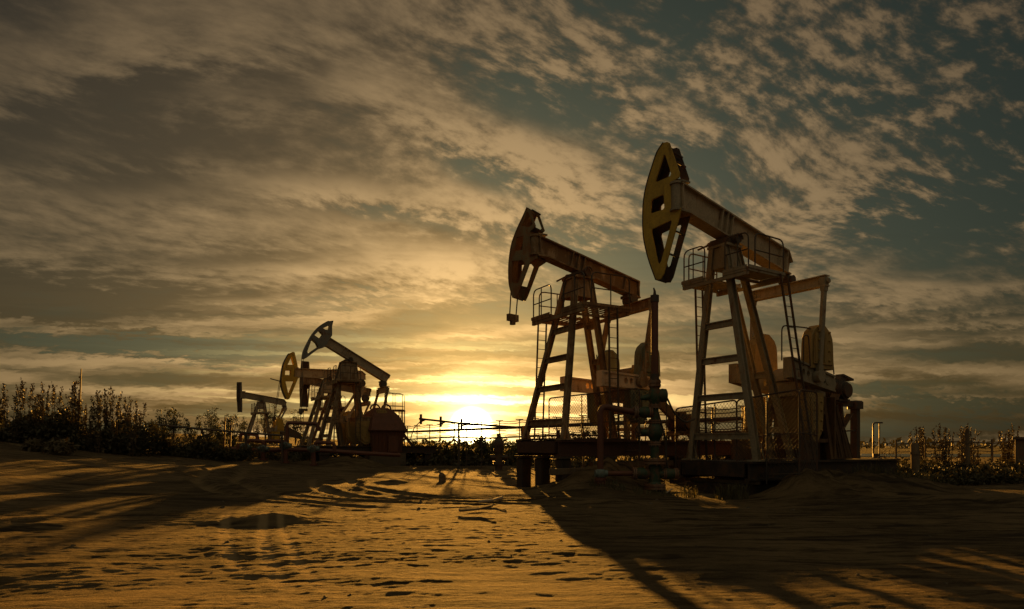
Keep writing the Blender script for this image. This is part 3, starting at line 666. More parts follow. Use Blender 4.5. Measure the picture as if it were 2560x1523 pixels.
# small, far left
arc6 = smooth_arc([(-.45, 8.02), (-.62, 7.2), (-.72, 6.4), (-.78, 5.6), (-.72, 4.9)])
poly6 = arc6+[(-.60, 4.87), (-.30, 5.9), (-.05, 6.3), (-.05, 7.05), (-.18, 7.99)]
p6 = dict(base, pos=(th, -26.313, 70.0), label='farthest pumpjack at the left end, its grey head seen edge-on like a narrow bar', mat=M['grey'], legmat=M['grey'], beammat=M['grey'],
    eq=(2.35, .8, 5.3), beam=(-1.85, 7.02, 2.6, 6.32, .66, .2), apex=(.26, .26, 5.95), plat=(-.8, .6, 1.2, 4.85), cap=.7, eqh=.3,
    crank=dict(pin=(1.2, 3.1), arm=(.4, 2.2), ah=.45, slope=.0, w=.9, shaft=2.0, mat=M['grey'], wmat=M['yellow'], weights=[leaf(1.7, .8, 3.0, 4.3), leaf(1.3, .8, 2.9, 1.9)]),
    gear=(1.5, 2.5, .45, 2.5, 3.4), motor=(4.2, 2.3),
    head=dict(dir=0, n=(-.96, .27), hb=-2.0, hw=.0, t=.55, poly=[(-u*.3, v) for u, v in poly6], holes=[], arc=[(-u*.3, v) for u, v in arc6], mat=M['greyhead'], arcmat=M['dark']),
    ladders=[(-.3, 4.85, -.5, 1.4, -1.25), (.3, 4.85, .3, 1.4, 1.25)])
for p in (p3, p4, p5, p6): pumpjack(p)
def pl(P, b, w, z):
    th, X, Y = P['pos']; return Vector((X+math.sin(th)*b+math.cos(th)*w, Y+math.cos(th)*b-math.sin(th)*w, z))
# --- piles under the raised skids
def pile(P, b, w, zt, r, label, grp, m=M['black'], sq=True):
    p = pl(P, b, w, 0); z0 = gz(p.x, p.y)-.25; mb = MB(); o_ = empty('foundation_pile', (p.x, p.y, z0), math.pi/2-P['pos'][0])
    mb.box(-r, r, -r, r, 0, zt-z0-.07, .03); mb.build('shaft', m, o_, bevel=.02)
    mb = MB(); mb.box(-r*1.25, r*1.25, -r*1.25, r*1.25, zt-z0-.07, zt-z0-.004); mb.build('cap_plate', M['dark'], o_)
    return tag(o_, label, 'pile', grp)
for b_, w_, lab in ((-1.38, -1.2, 'dark pile under the front left end of the raised middle pumpjack'), (-1.38, 0, 'dark pile in the middle of the row under the raised middle pumpjack nose'), (-1.38, 1.2, 'thick dark pile nearest the sand heap under the middle pumpjack'),
                    (.2, -1.2, 'dark pile in shade below the middle pumpjack ladder'), (.2, 1.2, 'dark pile half buried in the sand heap under the middle pumpjack'), (3.2, 1.2, 'dark pile behind the green wellhead under the middle pumpjack skid'), (5.8, 1.2, 'dark pile at the motor end of the middle pumpjack skid')):
    pile(pM, b_, w_, 1.08, .19, lab, 'piles under the middle pumpjack')
for P_, nm in ((p3, 'the grey open-headed pumpjack'), (p4, 'the level-beamed yellow-headed pumpjack'), (p5, 'the dark pumpjack in the left cluster'), (p6, 'the farthest pumpjack')):
    for b_, w_, t_ in ((-1.9, -1.1, 'far front'), (-1.9, 1.1, 'near front'), (1.0, 1.1, 'near middle'), (5.4, 1.1, 'near tail')):
        pile(P_, b_, w_, .9, .26, 'dark pile at the %s corner under %s' % (t_, nm) if 'middle' not in t_ else 'dark pile at the near side middle under %s' % nm, 'piles under the left pumpjacks')
sl_ = empty('gap_block', (pR['pos'][1], pR['pos'][2], 0), math.pi/2-pR['pos'][0]); tag(sl_, 'added black light-blocking foundation slab under the nearest pumpjack skid', 'filler')  # solid near-black block added to stop sunlight showing under the skid
mb = MB(); mb.box(-.42, 7.3, -1.12, 1.12, -.4, .30, .03); mb.build('slab', M['black'], sl_)
for k in range(6): mb = MB(); mb.box(-.3+1.42*k, -.06+1.42*k, -1.3, 1.3, .304, .416); mb.build('sleeper', M['wood'], sl_, bevel=.015)
for b_, w_, z_, ln_, lab in ((-.6, 1.3, .62, 2.6, 'dark timber beam wedged low between the piles under the middle pumpjack'), (1.4, 1.15, .80, 3.4, 'long timber beam packed under the middle pumpjack skid by the sand heap')):
    p = pl(pM, b_, w_, z_); mb = MB(); mb.bar((-ln_/2, 0, 0), (ln_/2, 0, .03), .22, .2); o_ = mb.build('sleeper_timber', M['wood'], bevel=.02); o_.location = p; o_.rotation_euler = (0, 0, math.pi/2-pM['pos'][0]); tag(o_, lab, 'timber beam')
# ------------------------------------------------------------------ wellheads
def flange(mb, p, ax, r, t=.09, n=20, bolts=8):
    p, ax = Vector(p), Vector(ax).normalized(); mb.cyl(p-ax*t, p-ax*.012, r, n); mb.cyl(p+ax*.012, p+ax*t, r, n); mb.cyl(p-ax*.013, p+ax*.013, r*.8, n)
    a = ax.cross(Vector((0, 0, 1)) if abs(ax.z) < .9 else Vector((1, 0, 0))).normalized(); b = ax.cross(a)
    for k in range(bolts):
        t_ = 2*math.pi*k/bolts; q_ = p+(a*math.cos(t_)+b*math.sin(t_))*r*.86; mb.cyl(q_-ax*(t+.035), q_+ax*(t+.035), r*.07, 6)
def handwheel(c, ax, r, parent, m=None):
    mb = MB(); c, ax = Vector(c), Vector(ax).normalized(); a = ax.cross(Vector((0, 0, 1)) if abs(ax.z) < .9 else Vector((1, 0, 0))).normalized(); b = ax.cross(a)
    ring = arc_pts(c, a, b, r, 0, 2*math.pi, 18); mb.tube(ring, r*.1, 6, False)
    for k in range(4): t = k*math.pi/2; mb.tube([c, c+(a*math.cos(t)+b*math.sin(t))*r], r*.07, 5)
    mb.tube([c-ax*r*.7, c+ax*.03], r*.1, 6); return mb.build('handwheel', m or M['dark'], parent, True)
wx, wy = 4.17, 19.5; w0 = gz(wx, wy); wh = empty('wellhead', (wx, wy, 0))
tag(wh, 'green wellhead valve stack with red pipes and a tall rod before the nearest pumpjack', 'wellhead')
Z = Vector((0, 0, 1)); Xv = Vector((1, 0, 0))
mb = MB(); mb.cyl((0, 0, w0-.2), (0, 0, .12), .2, 18); mb.cyl((0, 0, .12), (0, 0, .3), .2, 18); mb.cyl((0, 0, .3), (0, 0, .36), .2, 18, .17); mb.cyl((0, 0, .36), (0, 0, .9), .175, 18)
mb.build('casing_head', M['green'], wh, True)
fl_ = lambda *a: [flange(mbf, *a) or mbf.build('flange', M['flange'], wh, True) for mbf in [MB()]]
fl_((0, 0, .21), Z, .315, .08); fl_((0, 0, .95), Z, .315, .08)
mb = MB(); mb.cyl((0, 0, 1.04), (0, 0, 1.42), .13, 16); mb.cyl((0, 0, 1.54), (0, 0, 1.62), .13, 16, .17)
pts = [(0, 0, 1.60), (0, 0, 1.68), (0, 0, 1.80), (0, 0, 1.94), (0, 0, 2.04), (0, 0, 2.08)]; mb.tube(pts, [.15, .20, .235, .20, .15, .13], 18)
mb.cyl((0, 0, 2.14), (0, 0, 2.5), .115, 16); mb.cyl((-.16, 0, 1.80), (-.40, -.04, 1.80), .13, 14, .09)
mb.build('lower_valve', M['green'], wh, True); handwheel((-.52, -.05, 1.80), (-1, -.1, 0), .17, wh)
fl_((0, 0, 1.47), Z, .18, .055); fl_((0, 0, 2.11), Z, .175, .05); fl_((0, 0, 2.56), Z, .175, .055); fl_((0, 0, 3.22), Z, .18, .09)
mb = MB(); mb.tube([(0, 0, 2.62), (0, 0, 2.72), (0, 0, 2.86), (0, 0, 3.0), (0, 0, 3.13)], [.13, .17, .20, .17, .13], 16); mb.tube([(-.42, -.03, 2.78), (-.2, 0, 2.82), (0, 0, 2.86), (.22, .02, 2.88), (.33, .03, 2.88), (.37, .03, 2.88)], [.05, .10, .15, .20, .19, .12], 14)
mb.build('upper_valve', M['green'], wh, True)
mb = MB(); mb.tube([(-.1, 0, 2.38), (-.24, -.02, 2.38), (-.36, -.03, 2.38), (-.50, -.05, 2.38)], [.12, .17, .17, .11], 14); mb.build('wing_valve', M['green'], wh, True)
fl_((-.57, -.06, 2.38), (-1, -.1, 0), .18, .05); fl_((-.14, -.01, 2.38), (-1, -.1, 0), .165, .05); fl_((-.60, -.05, .60), (-1, 0, 0), .18, .05); fl_((.62, .02, .58), (1, 0, 0), .17, .05); fl_((.28, 0, .58), (1, 0, 0), .17, .04)
mb = MB(); mb.tube([(-.15, 0, .60), (-.28, -.01, .60), (-.45, -.03, .60), (-.58, -.05, .60)], [.13, .17, .17, .12], 14); mb.tube([(.12, 0, .58), (.35, 0, .58), (.5, 0, .58), (.7, .02, .58)], [.13, .17, .16, .12], 14); mb.build('casing_valve', M['green'], wh, True)
px_ = -1.62; py_ = -.25
mb = MB(); mb.tube(rounded([(-.6, -.06, 2.38), (-1.1, -.12, 2.47), (px_, py_, 2.56), (px_, py_, 1.0), (px_, py_, .2), (px_, py_, w0-.15)], .26, 6), .092, 14); mb.tube([(-.62, -.05, .60), (px_, py_, .60)], .075, 12)
bz = gz(wx+px_, wy+py_); mb.cyl((px_, py_, bz-.02), (px_, py_, bz+.06), .17, 14); mb.cyl((px_, py_, bz+.08), (px_, py_, bz+.16), .17, 14)
mb.build('flow_pipe', M['red'], wh, True)
mb = MB(); mb.tube([(px_, py_, .50), (px_, py_, .56), (px_, py_, .68), (px_, py_, .73)], [.11, .15, .15, .11], 12); mb.tube([(px_-.16, py_-.03, .61), (px_+.2, py_+.02, .61)], .10, 12); mb.build('pipe_joint', M['teal'], wh, True)
mb = MB(); mb.cyl((0, 0, 3.3), (0, 0, 5.72), .105, 16); mb.build('rod_sleeve', M['red'], wh, True)
mb = MB(); mb.cyl((0, 0, 5.60), (0, 0, 5.80), .125, 14); mb.tube([(0, 0, 5.8), (0, 0, 5.92), (-.03, 0, 6.02)], [.05, .035, .02], 8); mb.cyl((0, 0, 3.32), (0, 0, 3.5), .13, 14); mb.build('sleeve_cap', M['dark'], wh, True)
mb = MB(); mb.tube(rounded([(.35, .03, 2.84), (.62, .1, 2.3), (.95, .2, 2.08), (1.25, .3, 2.20)], .35, 6), .03, 8); mb.tube([(.36, .06, 2.75), (.36, .08, 1.5), (.3, .1, .3)], .018, 6); mb.tube([(.10, .05, 2.4), (.34, .1, 1.6), (.36, .1, 1.0), (.5, .1, .3)], .035, 7); mb.build('hose', M['dark'], wh, True)
# distant wellheads of the left pumps
def small_well(px, pyb, Y, h, loop, ltop, label, valve=True):
    p = at(px, pyb, Y); p.z = gz(p.x, p.y); o_ = empty('pipe_riser', p)
    tag(o_, label, 'pipe riser', 'pipe risers in front of the left pumpjacks')
    mb = MB(); mb.cyl((0, 0, -.2), (0, 0, h), .13, 10); mb.cyl((0, 0, 0), (0, 0, .12), .24, 10); mb.build('riser', M['red'], o_, True)
    if valve:
        mb = MB(); mb.tube([(0, 0, h-.05), (0, 0, h+.1), (0, 0, h+.3), (0, 0, h+.4)], [.14, .24, .24, .12], 10); mb.cyl((-.35, 0, h+.16), (.35, 0, h+.16), .15, 10); mb.build('valve', M['teal'], o_, True); handwheel((0, -.4, h+.16), (0, -1, 0), .22, o_)
    if loop:
        mb = MB(); mb.tube(rounded([(.1, 0, h+.16), (.1, 0, ltop), (.4, 0, ltop), (loop, .2, ltop-.05), (loop, .2, ltop-.5)], .3, 4), .11, 8); mb.build('flow_pipe', M['red'], o_, True)
    return o_
small_well(597, 1141, 42, .8, 1.1, 1.45, 'leftmost red riser whose hooped pipe carries no valve wheel', False)
small_well(615, 1148, 41.5, .55, 1.0, 1.1, 'short riser with a pale valve just right of the leftmost hoop')
small_well(658, 1153, 41, .55, 1.3, 1.2, 'riser with a pale teal valve below the farthest pumpjack tail')
small_well(714, 1159, 40.5, .9, 1.9, 2.45, 'tall riser with a wide pipe hoop in front of the yellow-headed pumpjack')
small_well(784, 1163, 40, .85, 1.2, 1.4, 'thick dark riser nearest the grey open-headed pumpjack')
def long_pipe(name, pts, r, label, m):
    mb = MB(); mb.tube(rounded(pts, .5), r, 8); o_ = mb.build(name, m, None, True); return tag(o_, label, 'pipe')
long_pipe('ground_pipe', [at(560, 1121, 43), at(660, 1127, 42), at(720, 1124, 41.5), at(800, 1126, 41.5), at(900, 1133, 42), at(1000, 1138, 43)], .13, 'red pipe running low past the left pumpjacks', M['red'])
long_pipe('ground_pipe', [at(640, 1104, 46), at(700, 1103, 46), at(716, 1104, 46)], .11, 'short raised pipe behind the teal-valved riser', M['red'])
# ------------------------------------------------------------------ red-brown housing beside the grey pumpjack
th3 = p3['pos'][0]; hc = pl(p3, 2.75, .35, 0); hc.z = .9; ho = empty('machine_housing', hc, math.pi/2-th3)
tag(ho, 'red-brown sheet metal housing with a hipped roof at the grey pumpjack tail', 'housing')
mb = MB(); mb.add([(-1.5, -1.3, 0), (.5, -1.3, 0), (.5, 1.3, 0), (-1.5, 1.3, 0), (-1.6, -1.5, 1.55), (.70, -1.5, 1.55), (.70, 1.5, 1.55), (-1.6, 1.5, 1.55)], [(3, 2, 1, 0), (4, 5, 6, 7), (0, 1, 5, 4), (1, 2, 6, 5), (2, 3, 7, 6), (3, 0, 4, 7)]); [mb.bar((-1.4+.26*k, -1.31, .05), (-1.45+.28*k, -1.52, 1.5), .05, .05) for k in range(8)]; mb.box(-.5, .2, -1.5, -1.42, .1, 1.2); mb.build('wall', M['redhouse'], ho)
mb = MB(); rings = []
for z_, a_ in ((1.50, 0.0), (1.56, -.06), (2.1, .22), (2.6, .55), (2.95, .95), (3.15, 1.3)):
    x0_, x1_, y_ = -1.72+a_*.55, 0.80-a_*.72, 1.62-a_*.95; rings.append([(x0_, -y_, z_), (x1_, -y_, z_), (x1_, y_, z_), (x0_, y_, z_)])
mb.add([p for r in rings for p in r], [tuple(4*i+q for q in (3, 2, 1, 0)) for i in (0,)]+[(4*i+k, 4*i+(k+1) % 4, 4*i+4+(k+1) % 4, 4*i+4+k) for i in range(5) for k in range(4)]+[(20, 21, 22, 23)])
for k in range(7): mb.bar((-1.6+.36*k, -1.66, 1.6), (-.95+.17*k, -.5, 3.0), .05, .05)
mb.build('roof', M['redhouse'], ho)
mb = MB(); [mb.tube(arc_pts((-1.0+.8*k, -.2, 3.05), (1, 0, 0), (0, 0, 1), .34, 0, math.pi, 10), .06, 6) for k in range(2)]; mb.build('lifting_hoop', M['dark'], ho)
mb = MB(); mb.box(-1.7, .8, -1.4, 1.4, -.9, 0); mb.build('plinth', M['concrete'], ho)
# access platform with stair behind the housing
ap = at(985, 1150, 49); ap.z = gz(ap.x, ap.y); o_ = empty('access_platform', ap)
tag(o_, 'railed access platform on thin posts at the right of the red-brown housing', 'platform')
H = 4.05-ap.z; mb = MB(); mb.box(-.75, .75, -.5, .5, H-.12, H); mb.build('deck', M['dark'], o_)
for x_, y_ in ((.7, -.45), (.7, .45), (.45, .45), (.45, -.45)):
    mb = MB(); mb.bar((x_, y_, -.2), (x_, y_, H-.12), .07, .07); mb.build('post', M['dark'], o_)
mb = MB()
for y_ in (-.45, .45): mb.tube(rounded([(-.6, y_, H), (-.6, y_, H+1.25), (.7, y_, H+1.15), (.7, y_, H)], .2), .025, 6); mb.tube([(-.6, y_, H+.3), (.7, y_, H+.25)], .02, 5); mb.tube([(0, y_, H), (0, y_, H+1.2)], .02, 5)
mb.build('railing', M['dark'], o_)
mb = MB(); mb.bar((.72, -.4, 2.2), (2.35, -.6, .1), .06, .1); mb.bar((.72, .4, 2.2), (2.35, .2, .1), .06, .1); [mb.bar((.72+1.63*t, -.4-.2*t, 2.2-2.1*t), (.72+1.63*t, .4-.2*t, 2.2-2.1*t), .18, .03) for t in (.15, .3, .45, .6, .75, .9)]
mb.build('stair', M['dark'], o_)
# ------------------------------------------------------------------ pipe rack running behind the pumps
A, B_ = Vector((-13.5, 62, 2.55)), Vector((10.2, 23.6, 2.45)); o_ = empty('pipe_rack', (A.x, A.y, 0)); tag(o_, 'long raised pipeline on thin posts crossing behind the pumpjacks', 'pipe rack')
rel = lambda v: v-Vector((A.x, A.y, 0)); Lr = (B_-A).length; dr = (B_-A).normalized(); sd = Vector((dr.y, -dr.x, 0)).normalized()
mb = MB(); mb.tube([rel(A.lerp(B_, t/10)) for t in range(11)], .085, 8); mb.build('pipe', M['dark'], o_, True)
mb = MB(); mb.tube([rel(A.lerp(B_, t/10)+Vector((0, 0, -.55+.06*math.sin(t*2.1)))) for t in range(11)], .06, 6); mb.build('pipe', M['dark'], o_, True)
for dz, jit in ((.42, .05), (.30, .08), (-.32, .1), (-.42, .07)):
    mb = MB(); mb.tube([rel(A.lerp(B_, t/60)+sd*.15+Vector((0, 0, dz-jit*abs(math.sin(t*math.pi/3))))) for t in range(61)], .022, 5); mb.build('cable', M['dark'], o_)
n = 22
for k in range(n+1):
    p = A.lerp(B_, k/n); p += dr*random.uniform(-.3, .3); zb = gz(p.x, p.y); mb = MB(); mb.bar(rel(Vector((p.x, p.y, zb-.1)))+sd*.2, rel(p+Vector((0, 0, .46)))+sd*.2, .06, .06); mb.bar(rel(p)+sd*.42-Vector((0, 0, .16)), rel(p)-sd*.25-Vector((0, 0, .16)), .05, .05); mb.bar(rel(p+Vector((0, 0, .46)))+sd*.45, rel(p+Vector((0, 0, .46)))-sd*.05, .06, .05)
    mb.build('post', M['dark'], o_)
# boom pipe near the sun
bp0, bp1, bp2 = at(1048, 1047, 43), at(1157, 1059, 42), at(1312, 1070, 39); po = at(1147, 1150, 42); po.z = gz(po.x, po.y)
o_ = empty('boom_pipe', po); tag(o_, 'level steel boom pipe with clamps on a single post beside the sun', 'pipe boom'); rl = lambda v: v-po
mb = MB(); mb.tube([rl(bp0), rl(bp1), rl(bp2)], .065, 8); mb.build('pipe', M['dark'], o_, True)
mb = MB(); mb.bar((0, 0, -.2), rl(at(1147, 1060, 42)), .13, .13); mb.bar((rl(bp2)).lerp(rl(bp1), .05), Vector((rl(bp2).x, rl(bp2).y, -.2)), .12, .12); mb.build('post', M['dark'], o_)
for t_ in (.04, .5, .97):
    c = rl(bp0).lerp(rl(bp1), t_); mb = MB(); mb.box(c.x-.07, c.x+.07, c.y-.1, c.y+.1, c.z-.34, c.z+.30); mb.bar(c+Vector((-.05, 0, -.2)), c+Vector((.35, 0, -.02)), .06, .1); mb.build('clamp', M['dark'], o_)
mb = MB(); c = rl(bp0); mb.tube(rounded([c+Vector((.05, 0, -.2)), c+Vector((-.35, 0, -.6)), c+Vector((-.5, 0, -1.1)), c+Vector((-.62, 0, -1.6))], .3), .03, 6); mb.build('hose', M['dark'], o_)
# squat wellhead silhouette right of the sun
def squat(px, py, Y, h, label, name='wellhead', cat='wellhead'):
    p = at(px, py, Y); p.z = gz(p.x, p.y); o_ = empty(name, p); tag(o_, label, cat)
    mb = MB(); mb.cyl((0, 0, -.2), (0, 0, h*.55), .22, 12); flange(mb, (0, 0, h*.2), Z, .36, .1, 14, 6); flange(mb, (0, 0, h*.55), Z, .34, .09, 14, 6); mb.build('casing', M['dark'], o_, True)
    mb = MB(); mb.tube([(0, 0, h*.55), (0, 0, h*.65), (0, 0, h*.78), (0, 0, h*.86)], [.16, .30, .28, .14], 12); mb.cyl((-.5, 0, h*.36), (.5, 0, h*.36), .16, 10); mb.cyl((0, 0, h*.86), (0, 0, h), .12, 10); mb.build('valve', M['dark'], o_, True)
    handwheel((.62, -.05, h*.36), (1, 0, 0), .25, o_); handwheel((0, -.42, h*.7), (0, -1, 0), .22, o_); return o_
squat(1247, 1155, 38, 2.1, 'dark squat wellhead among the shrubs just right of the sun')
# ------------------------------------------------------------------ chain-link guard fences
def chain_fence(cor, label, sp=.13, closed=False):
    """cor: list of (x,y,zbottom,ztop)"""
    c0 = Vector((cor[0][0], cor[0][1], 0)); o_ = empty('chain_link_fence', c0); tag(o_, label, 'fence', 'chain-link guard fences')
    for (x0, y0, zb0, zt0), (x1, y1, zb1, zt1) in zip(cor[:-1], cor[1:]):
        P_ = lambda s_, v: Vector((x0+(x1-x0)*s_, y0+(y1-y0)*s_, (zb0+(zb1-zb0)*s_)*(1-v)+(zt0+(zt1-zt0)*s_)*v))-c0
        Ln = math.hypot(x1-x0, y1-y0); Hh = ((zt0-zb0)+(zt1-zb1))/2
        mb = MB(); mb.tube(rounded([P_(0, -.1), P_(0, 1), P_(1, 1), P_(1, -.1)], .15), .025, 6); mb.tube([P_(0, .02), P_(1, .02)], .02, 6); mb.tube([P_(0, .5), P_(1, .5)], .016, 6)
        for k in range(1, int(Ln/1.1)+1): s_ = k/(int(Ln/1.1)+1); mb.tube([P_(s_, -.1), P_(s_, 1)], .022, 6)
        mb.build('frame', M['dark'], o_)
        mb = MB(); n_ = int((Ln+Hh)/sp)
        for k in range(1, n_):
            d = k*sp
            a = (d, 0) if d <= Ln else (Ln, d-Ln); b = (0, d) if d <= Hh else (d-Hh, Hh)
            mb.tube([P_(a[0]/Ln, a[1]/Hh), P_(b[0]/Ln, b[1]/Hh)], .0055, 3, False); mb.tube([P_(1-a[0]/Ln, a[1]/Hh), P_(1-b[0]/Ln, b[1]/Hh)], .0055, 3, False)
        mb.build('wire_mesh', M['dark'], o_)
    return o_
def fp(P_, b, w, zb, zt): v = pl(P_, b, w, 0); return (v.x, v.y, zb, zt)
chain_fence([fp(pM, .5, -2.6, 1.2, 3.15), fp(pM, 1.0, 1.9, 1.2, 3.2)], 'chain-link guard fence across the middle pumpjack between legs and cranks')
chain_fence([(5.35, 21.8, .5, 2.62), (6.6, 19.6, .5, 2.75), (7.75, 18.0, .6, 2.92), (8.5, 18.6, .5, 2.9)], 'chain-link guard fence wrapped round the nearest pumpjack legs')
chain_fence([(4.9, 24.5, .3, 2.3), (7.6, 25.2, .3, 2.3), (10.2, 24.8, .3, 2.3)], 'chain-link panels standing behind the nearest pumpjack')
# dull sheet board behind right pump legs
p = at(1865, 1195, 22.5); mb = MB(); mb.box(-.5, .5, -.02, .02, .35, 1.62); o_ = mb.build('notice_board', M['brown']); o_.location = (p.x, p.y, gz(p.x, p.y)); tag(o_, 'blank dark board leaning behind the chain-link by the nearest pumpjack', 'board')
# handrail at left
hr = [at(388, 1061, 40), at(505, 1073, 40), at(615, 1082, 40), at(705, 1089, 40)]; o_ = empty('handrail', (hr[0].x, hr[0].y, 0)); tag(o_, 'straight pipe handrail on posts in front of the bushes at left', 'handrail'); r0 = Vector((hr[0].x, hr[0].y, 0))
mb = MB(); mb.tube([v-r0 for v in hr], .06, 8); mb.build('rail', M['dark'], o_, True)
for v in hr: mb = MB(); mb.bar(Vector((v.x, v.y, gz(v.x, v.y)-.1))-r0, v-r0, .11, .11); mb.build('post', M['dark'], o_)
for px, py, pb, lab in ((563, 1043, 1128, 'taller of two thin rusty rods near the far left pumpjack'), (578, 1056, 1130, 'shorter of two thin rusty rods near the far left pumpjack'), (526, 1090, 1124, 'short rusty stake in front of the handrail bushes')):
    a, b = at(px, py, 41), at(px-4, pb, 41); z_ = gz(b.x, b.y); mb = MB(); mb.tube([(0, 0, -.1), (a.x-b.x, 0, a.z-z_)], [.055, .045], 7); mb.tube([(0, 0, .25), (0.02, 0, .45)], .09, 7); o2 = mb.build('metal_rod', M['red'], None, True); o2.location = (b.x, b.y, z_); tag(o2, lab, 'rod', 'rusty rods at left')
# ------------------------------------------------------------------ vegetation
def leaf_cloud(mb, pts, size, droop=.3):
    for p in pts:
        s_ = size*random.uniform(.6, 1.4); a = Vector((random.gauss(0, 1), random.gauss(0, 1), random.gauss(0, 1)-droop)).normalized(); b = a.cross(Vector((random.gauss(0, 1), random.gauss(0, 1), random.gauss(0, 1)))).normalized()
        p = Vector(p); mb.add([p, p+a*s_*.5+b*s_*.22, p+a*s_, p+a*s_*.5-b*s_*.22], [(0, 1, 2, 3)])
def weed_proto(h, kind, seed):
    random.seed(seed); st, fo = MB(), MB(); nst = random.randint(3, 5)
    for k in range(nst):
        hh = h*random.uniform(.6, 1.0) if k else h; lx, ly = random.uniform(-.3, .3)*(k > 0), random.uniform(-.3, .3)*(k > 0); cv = random.uniform(-.12, .12)
        pts = [Vector((lx*.3+lx*t*t*1.0+cv*t*t*t+.03*math.sin(5*t+k), ly*.3+ly*t*.8, hh*t)) for t in [i/6 for i in range(7)]]
        st.tube(pts, [.026-.021*i/6 for i in range(7)], 5)
        for i in range(1, 7):
            for _ in range(2):
                if random.random() < .75:
                    d = Vector((random.uniform(-1, 1), random.uniform(-1, 1), random.uniform(1.0, 2.4))).normalized()*hh*random.uniform(.06, .17); q_ = pts[i]+d; st.tube([pts[i], q_], [.010, .004], 4)
                    leaf_cloud(fo, [pts[i].lerp(q_, random.random())+Vector((random.gauss(0, .02), random.gauss(0, .02), 0)) for _ in range(8)], .11, -.9)
        if kind == 'seed':   # dense upright seed head
            for _ in range(80):
                t = random.uniform(-.9, 1.05); w_ = .055*(1.1-max(0, t)); leaf_cloud(fo, [pts[5].lerp(pts[6], t)+Vector((random.gauss(0, w_), random.gauss(0, w_), 0))], .10, -1.5)
        leaf_cloud(fo, [pts[0].lerp(pts[3], random.random())+Vector((random.gauss(0, .12), random.gauss(0, .12), 0)) for _ in range(45)], .16, -.3)
    return st, fo
def bush_proto(h, wd, n, seed, size=.17):
    random.seed(seed); st, fo = MB(), MB(); tips = []
    for k in range(9):
        a = random.uniform(0, 6.28); l = h*random.uniform(.55, 1.0); sp = wd*random.uniform(.1, .5)
        pts = [Vector((math.cos(a)*sp*t**1.3, math.sin(a)*sp*t**1.3, l*t)) for t in [i/5 for i in range(6)]]; st.tube(pts, [.035*(1-.75*i/5) for i in range(6)], 5)
        for _ in range(6):
            t = random.uniform(.3, 1); i = min(4, int(t*5)); p = pts[i].lerp(pts[i+1], t*5-i); d = Vector((random.gauss(0, 1), random.gauss(0, 1), random.uniform(.1, 1.2))).normalized()*h*random.uniform(.08, .22)*(1.15-t*.5)
            st.tube([p, p+d], [.012, .004], 4); tips.append((p, p+d))
    pts = []
    for _ in range(n):
        a, b = random.choice(tips); t = random.random()**.6; c = a.lerp(b, t*1.1); pts.append(c+Vector((random.gauss(0, .06), random.gauss(0, .06), random.gauss(0, .06)))*h*.35)
    leaf_cloud(fo, pts, size); return st, fo
protos = {}
def make_proto(key, name, st, fo, lm_, foname='foliage'):
    r_ = empty(name, (0, 0, 0)); st.build('stem' if name != 'sapling' else 'trunk', M['stem'], r_); fo.build(foname if name != 'sapling' else 'crown', M[lm_], r_); protos[key] = [r_, False]
for i in range(3): make_proto('seed%d' % i, 'tall_weed', *weed_proto(2.6, 'seed', 100+i), 'weed')
for i in range(2): make_proto('thin%d' % i, 'tall_weed', *weed_proto(2.4, 'thin', 200+i), 'weed')
for i in range(3): make_proto('bush%d' % i, 'bush', *bush_proto(2.2, 1.9, 800, 300+i, .125), 'leaf')
for i in range(2): make_proto('sap%d' % i, 'sapling', *bush_proto(4.0, 1.6, 850, 400+i, .16), 'leaf')
for i in range(2): make_proto('shrub%d' % i, 'shrub', *bush_proto(1.5, 2.0, 700, 500+i, .13), 'leaf')
random.seed(5)
def place(key, px, Y, htop, label, cat, group, h0, zoff=-.08):
    """plant standing at column px, depth Y, its top at image row htop of the photograph's scale"""
    X = (px-CX)/FPX*Y; z = gz(X, Y); top = HC-(htop-YH)/FPX*Y; s_ = max(.25, (top-z)/h0)
    r_, used = protos[key]
    if not used: o_ = r_; protos[key][1] = True
    else:
        o_ = r_.copy(); COL.objects.link(o_)
        for ch in r_.children: c_ = ch.copy(); COL.objects.link(c_); c_.parent = o_
    o_.location = (X, Y, z+zoff); o_.rotation_euler = (0, 0, random.uniform(0, 6.28)); w_ = s_*random.uniform(.8, 1.15) if s_ < 1.6 else s_*.75; o_.scale = (w_, w_, s_)
    return tag(o_, label, cat, group)
GW = 'tall weeds on the left bank'
wl = [(-30, 985, 'seed0'), (8, 965, 'seed1'), (34, 982, 'thin0'), (44, 968, 'seed2'), (60, 956, 'seed0'), (80, 975, 'thin1'), (97, 990, 'seed1'), (106, 962, 'seed2'), (122, 985, 'thin0'), (137, 965, 'seed0'), (152, 1000, 'thin1'), (170, 985, 'thin0'), (188, 962, 'seed1'), (199, 990, 'thin1'), (215, 1012, 'seed2'), (232, 1002, 'thin0'), (247, 990, 'seed0'), (262, 980, 'seed1'), (276, 985, 'thin1'), (282, 976, 'seed2'), (298, 998, 'thin0'), (312, 1002, 'seed0'), (326, 1004, 'thin1'), (342, 1008, 'seed1'), (352, 1035, 'thin0'), (20, 1000, 'thin1'), (70, 1000, 'thin0'), (160, 1010, 'seed2'), (228, 1020, 'seed1'), (318, 1015, 'seed2')]
for px, ty, k in wl: place(k, px, random.uniform(33, 36.5), ty, 'tall dry weed with seed heads rising from the dark scrub bank at left' if k[0] == 's' else 'thin branching weed rising from the dark scrub bank at left', 'weed', GW if k[0] == 's' else 'thin weeds on the left bank', 2.6 if k[0] == 's' else 2.4)
place('thin1', 197, 34.5, 958, 'weed leaning against the tall pale stalk', 'weed', None, 2.4)
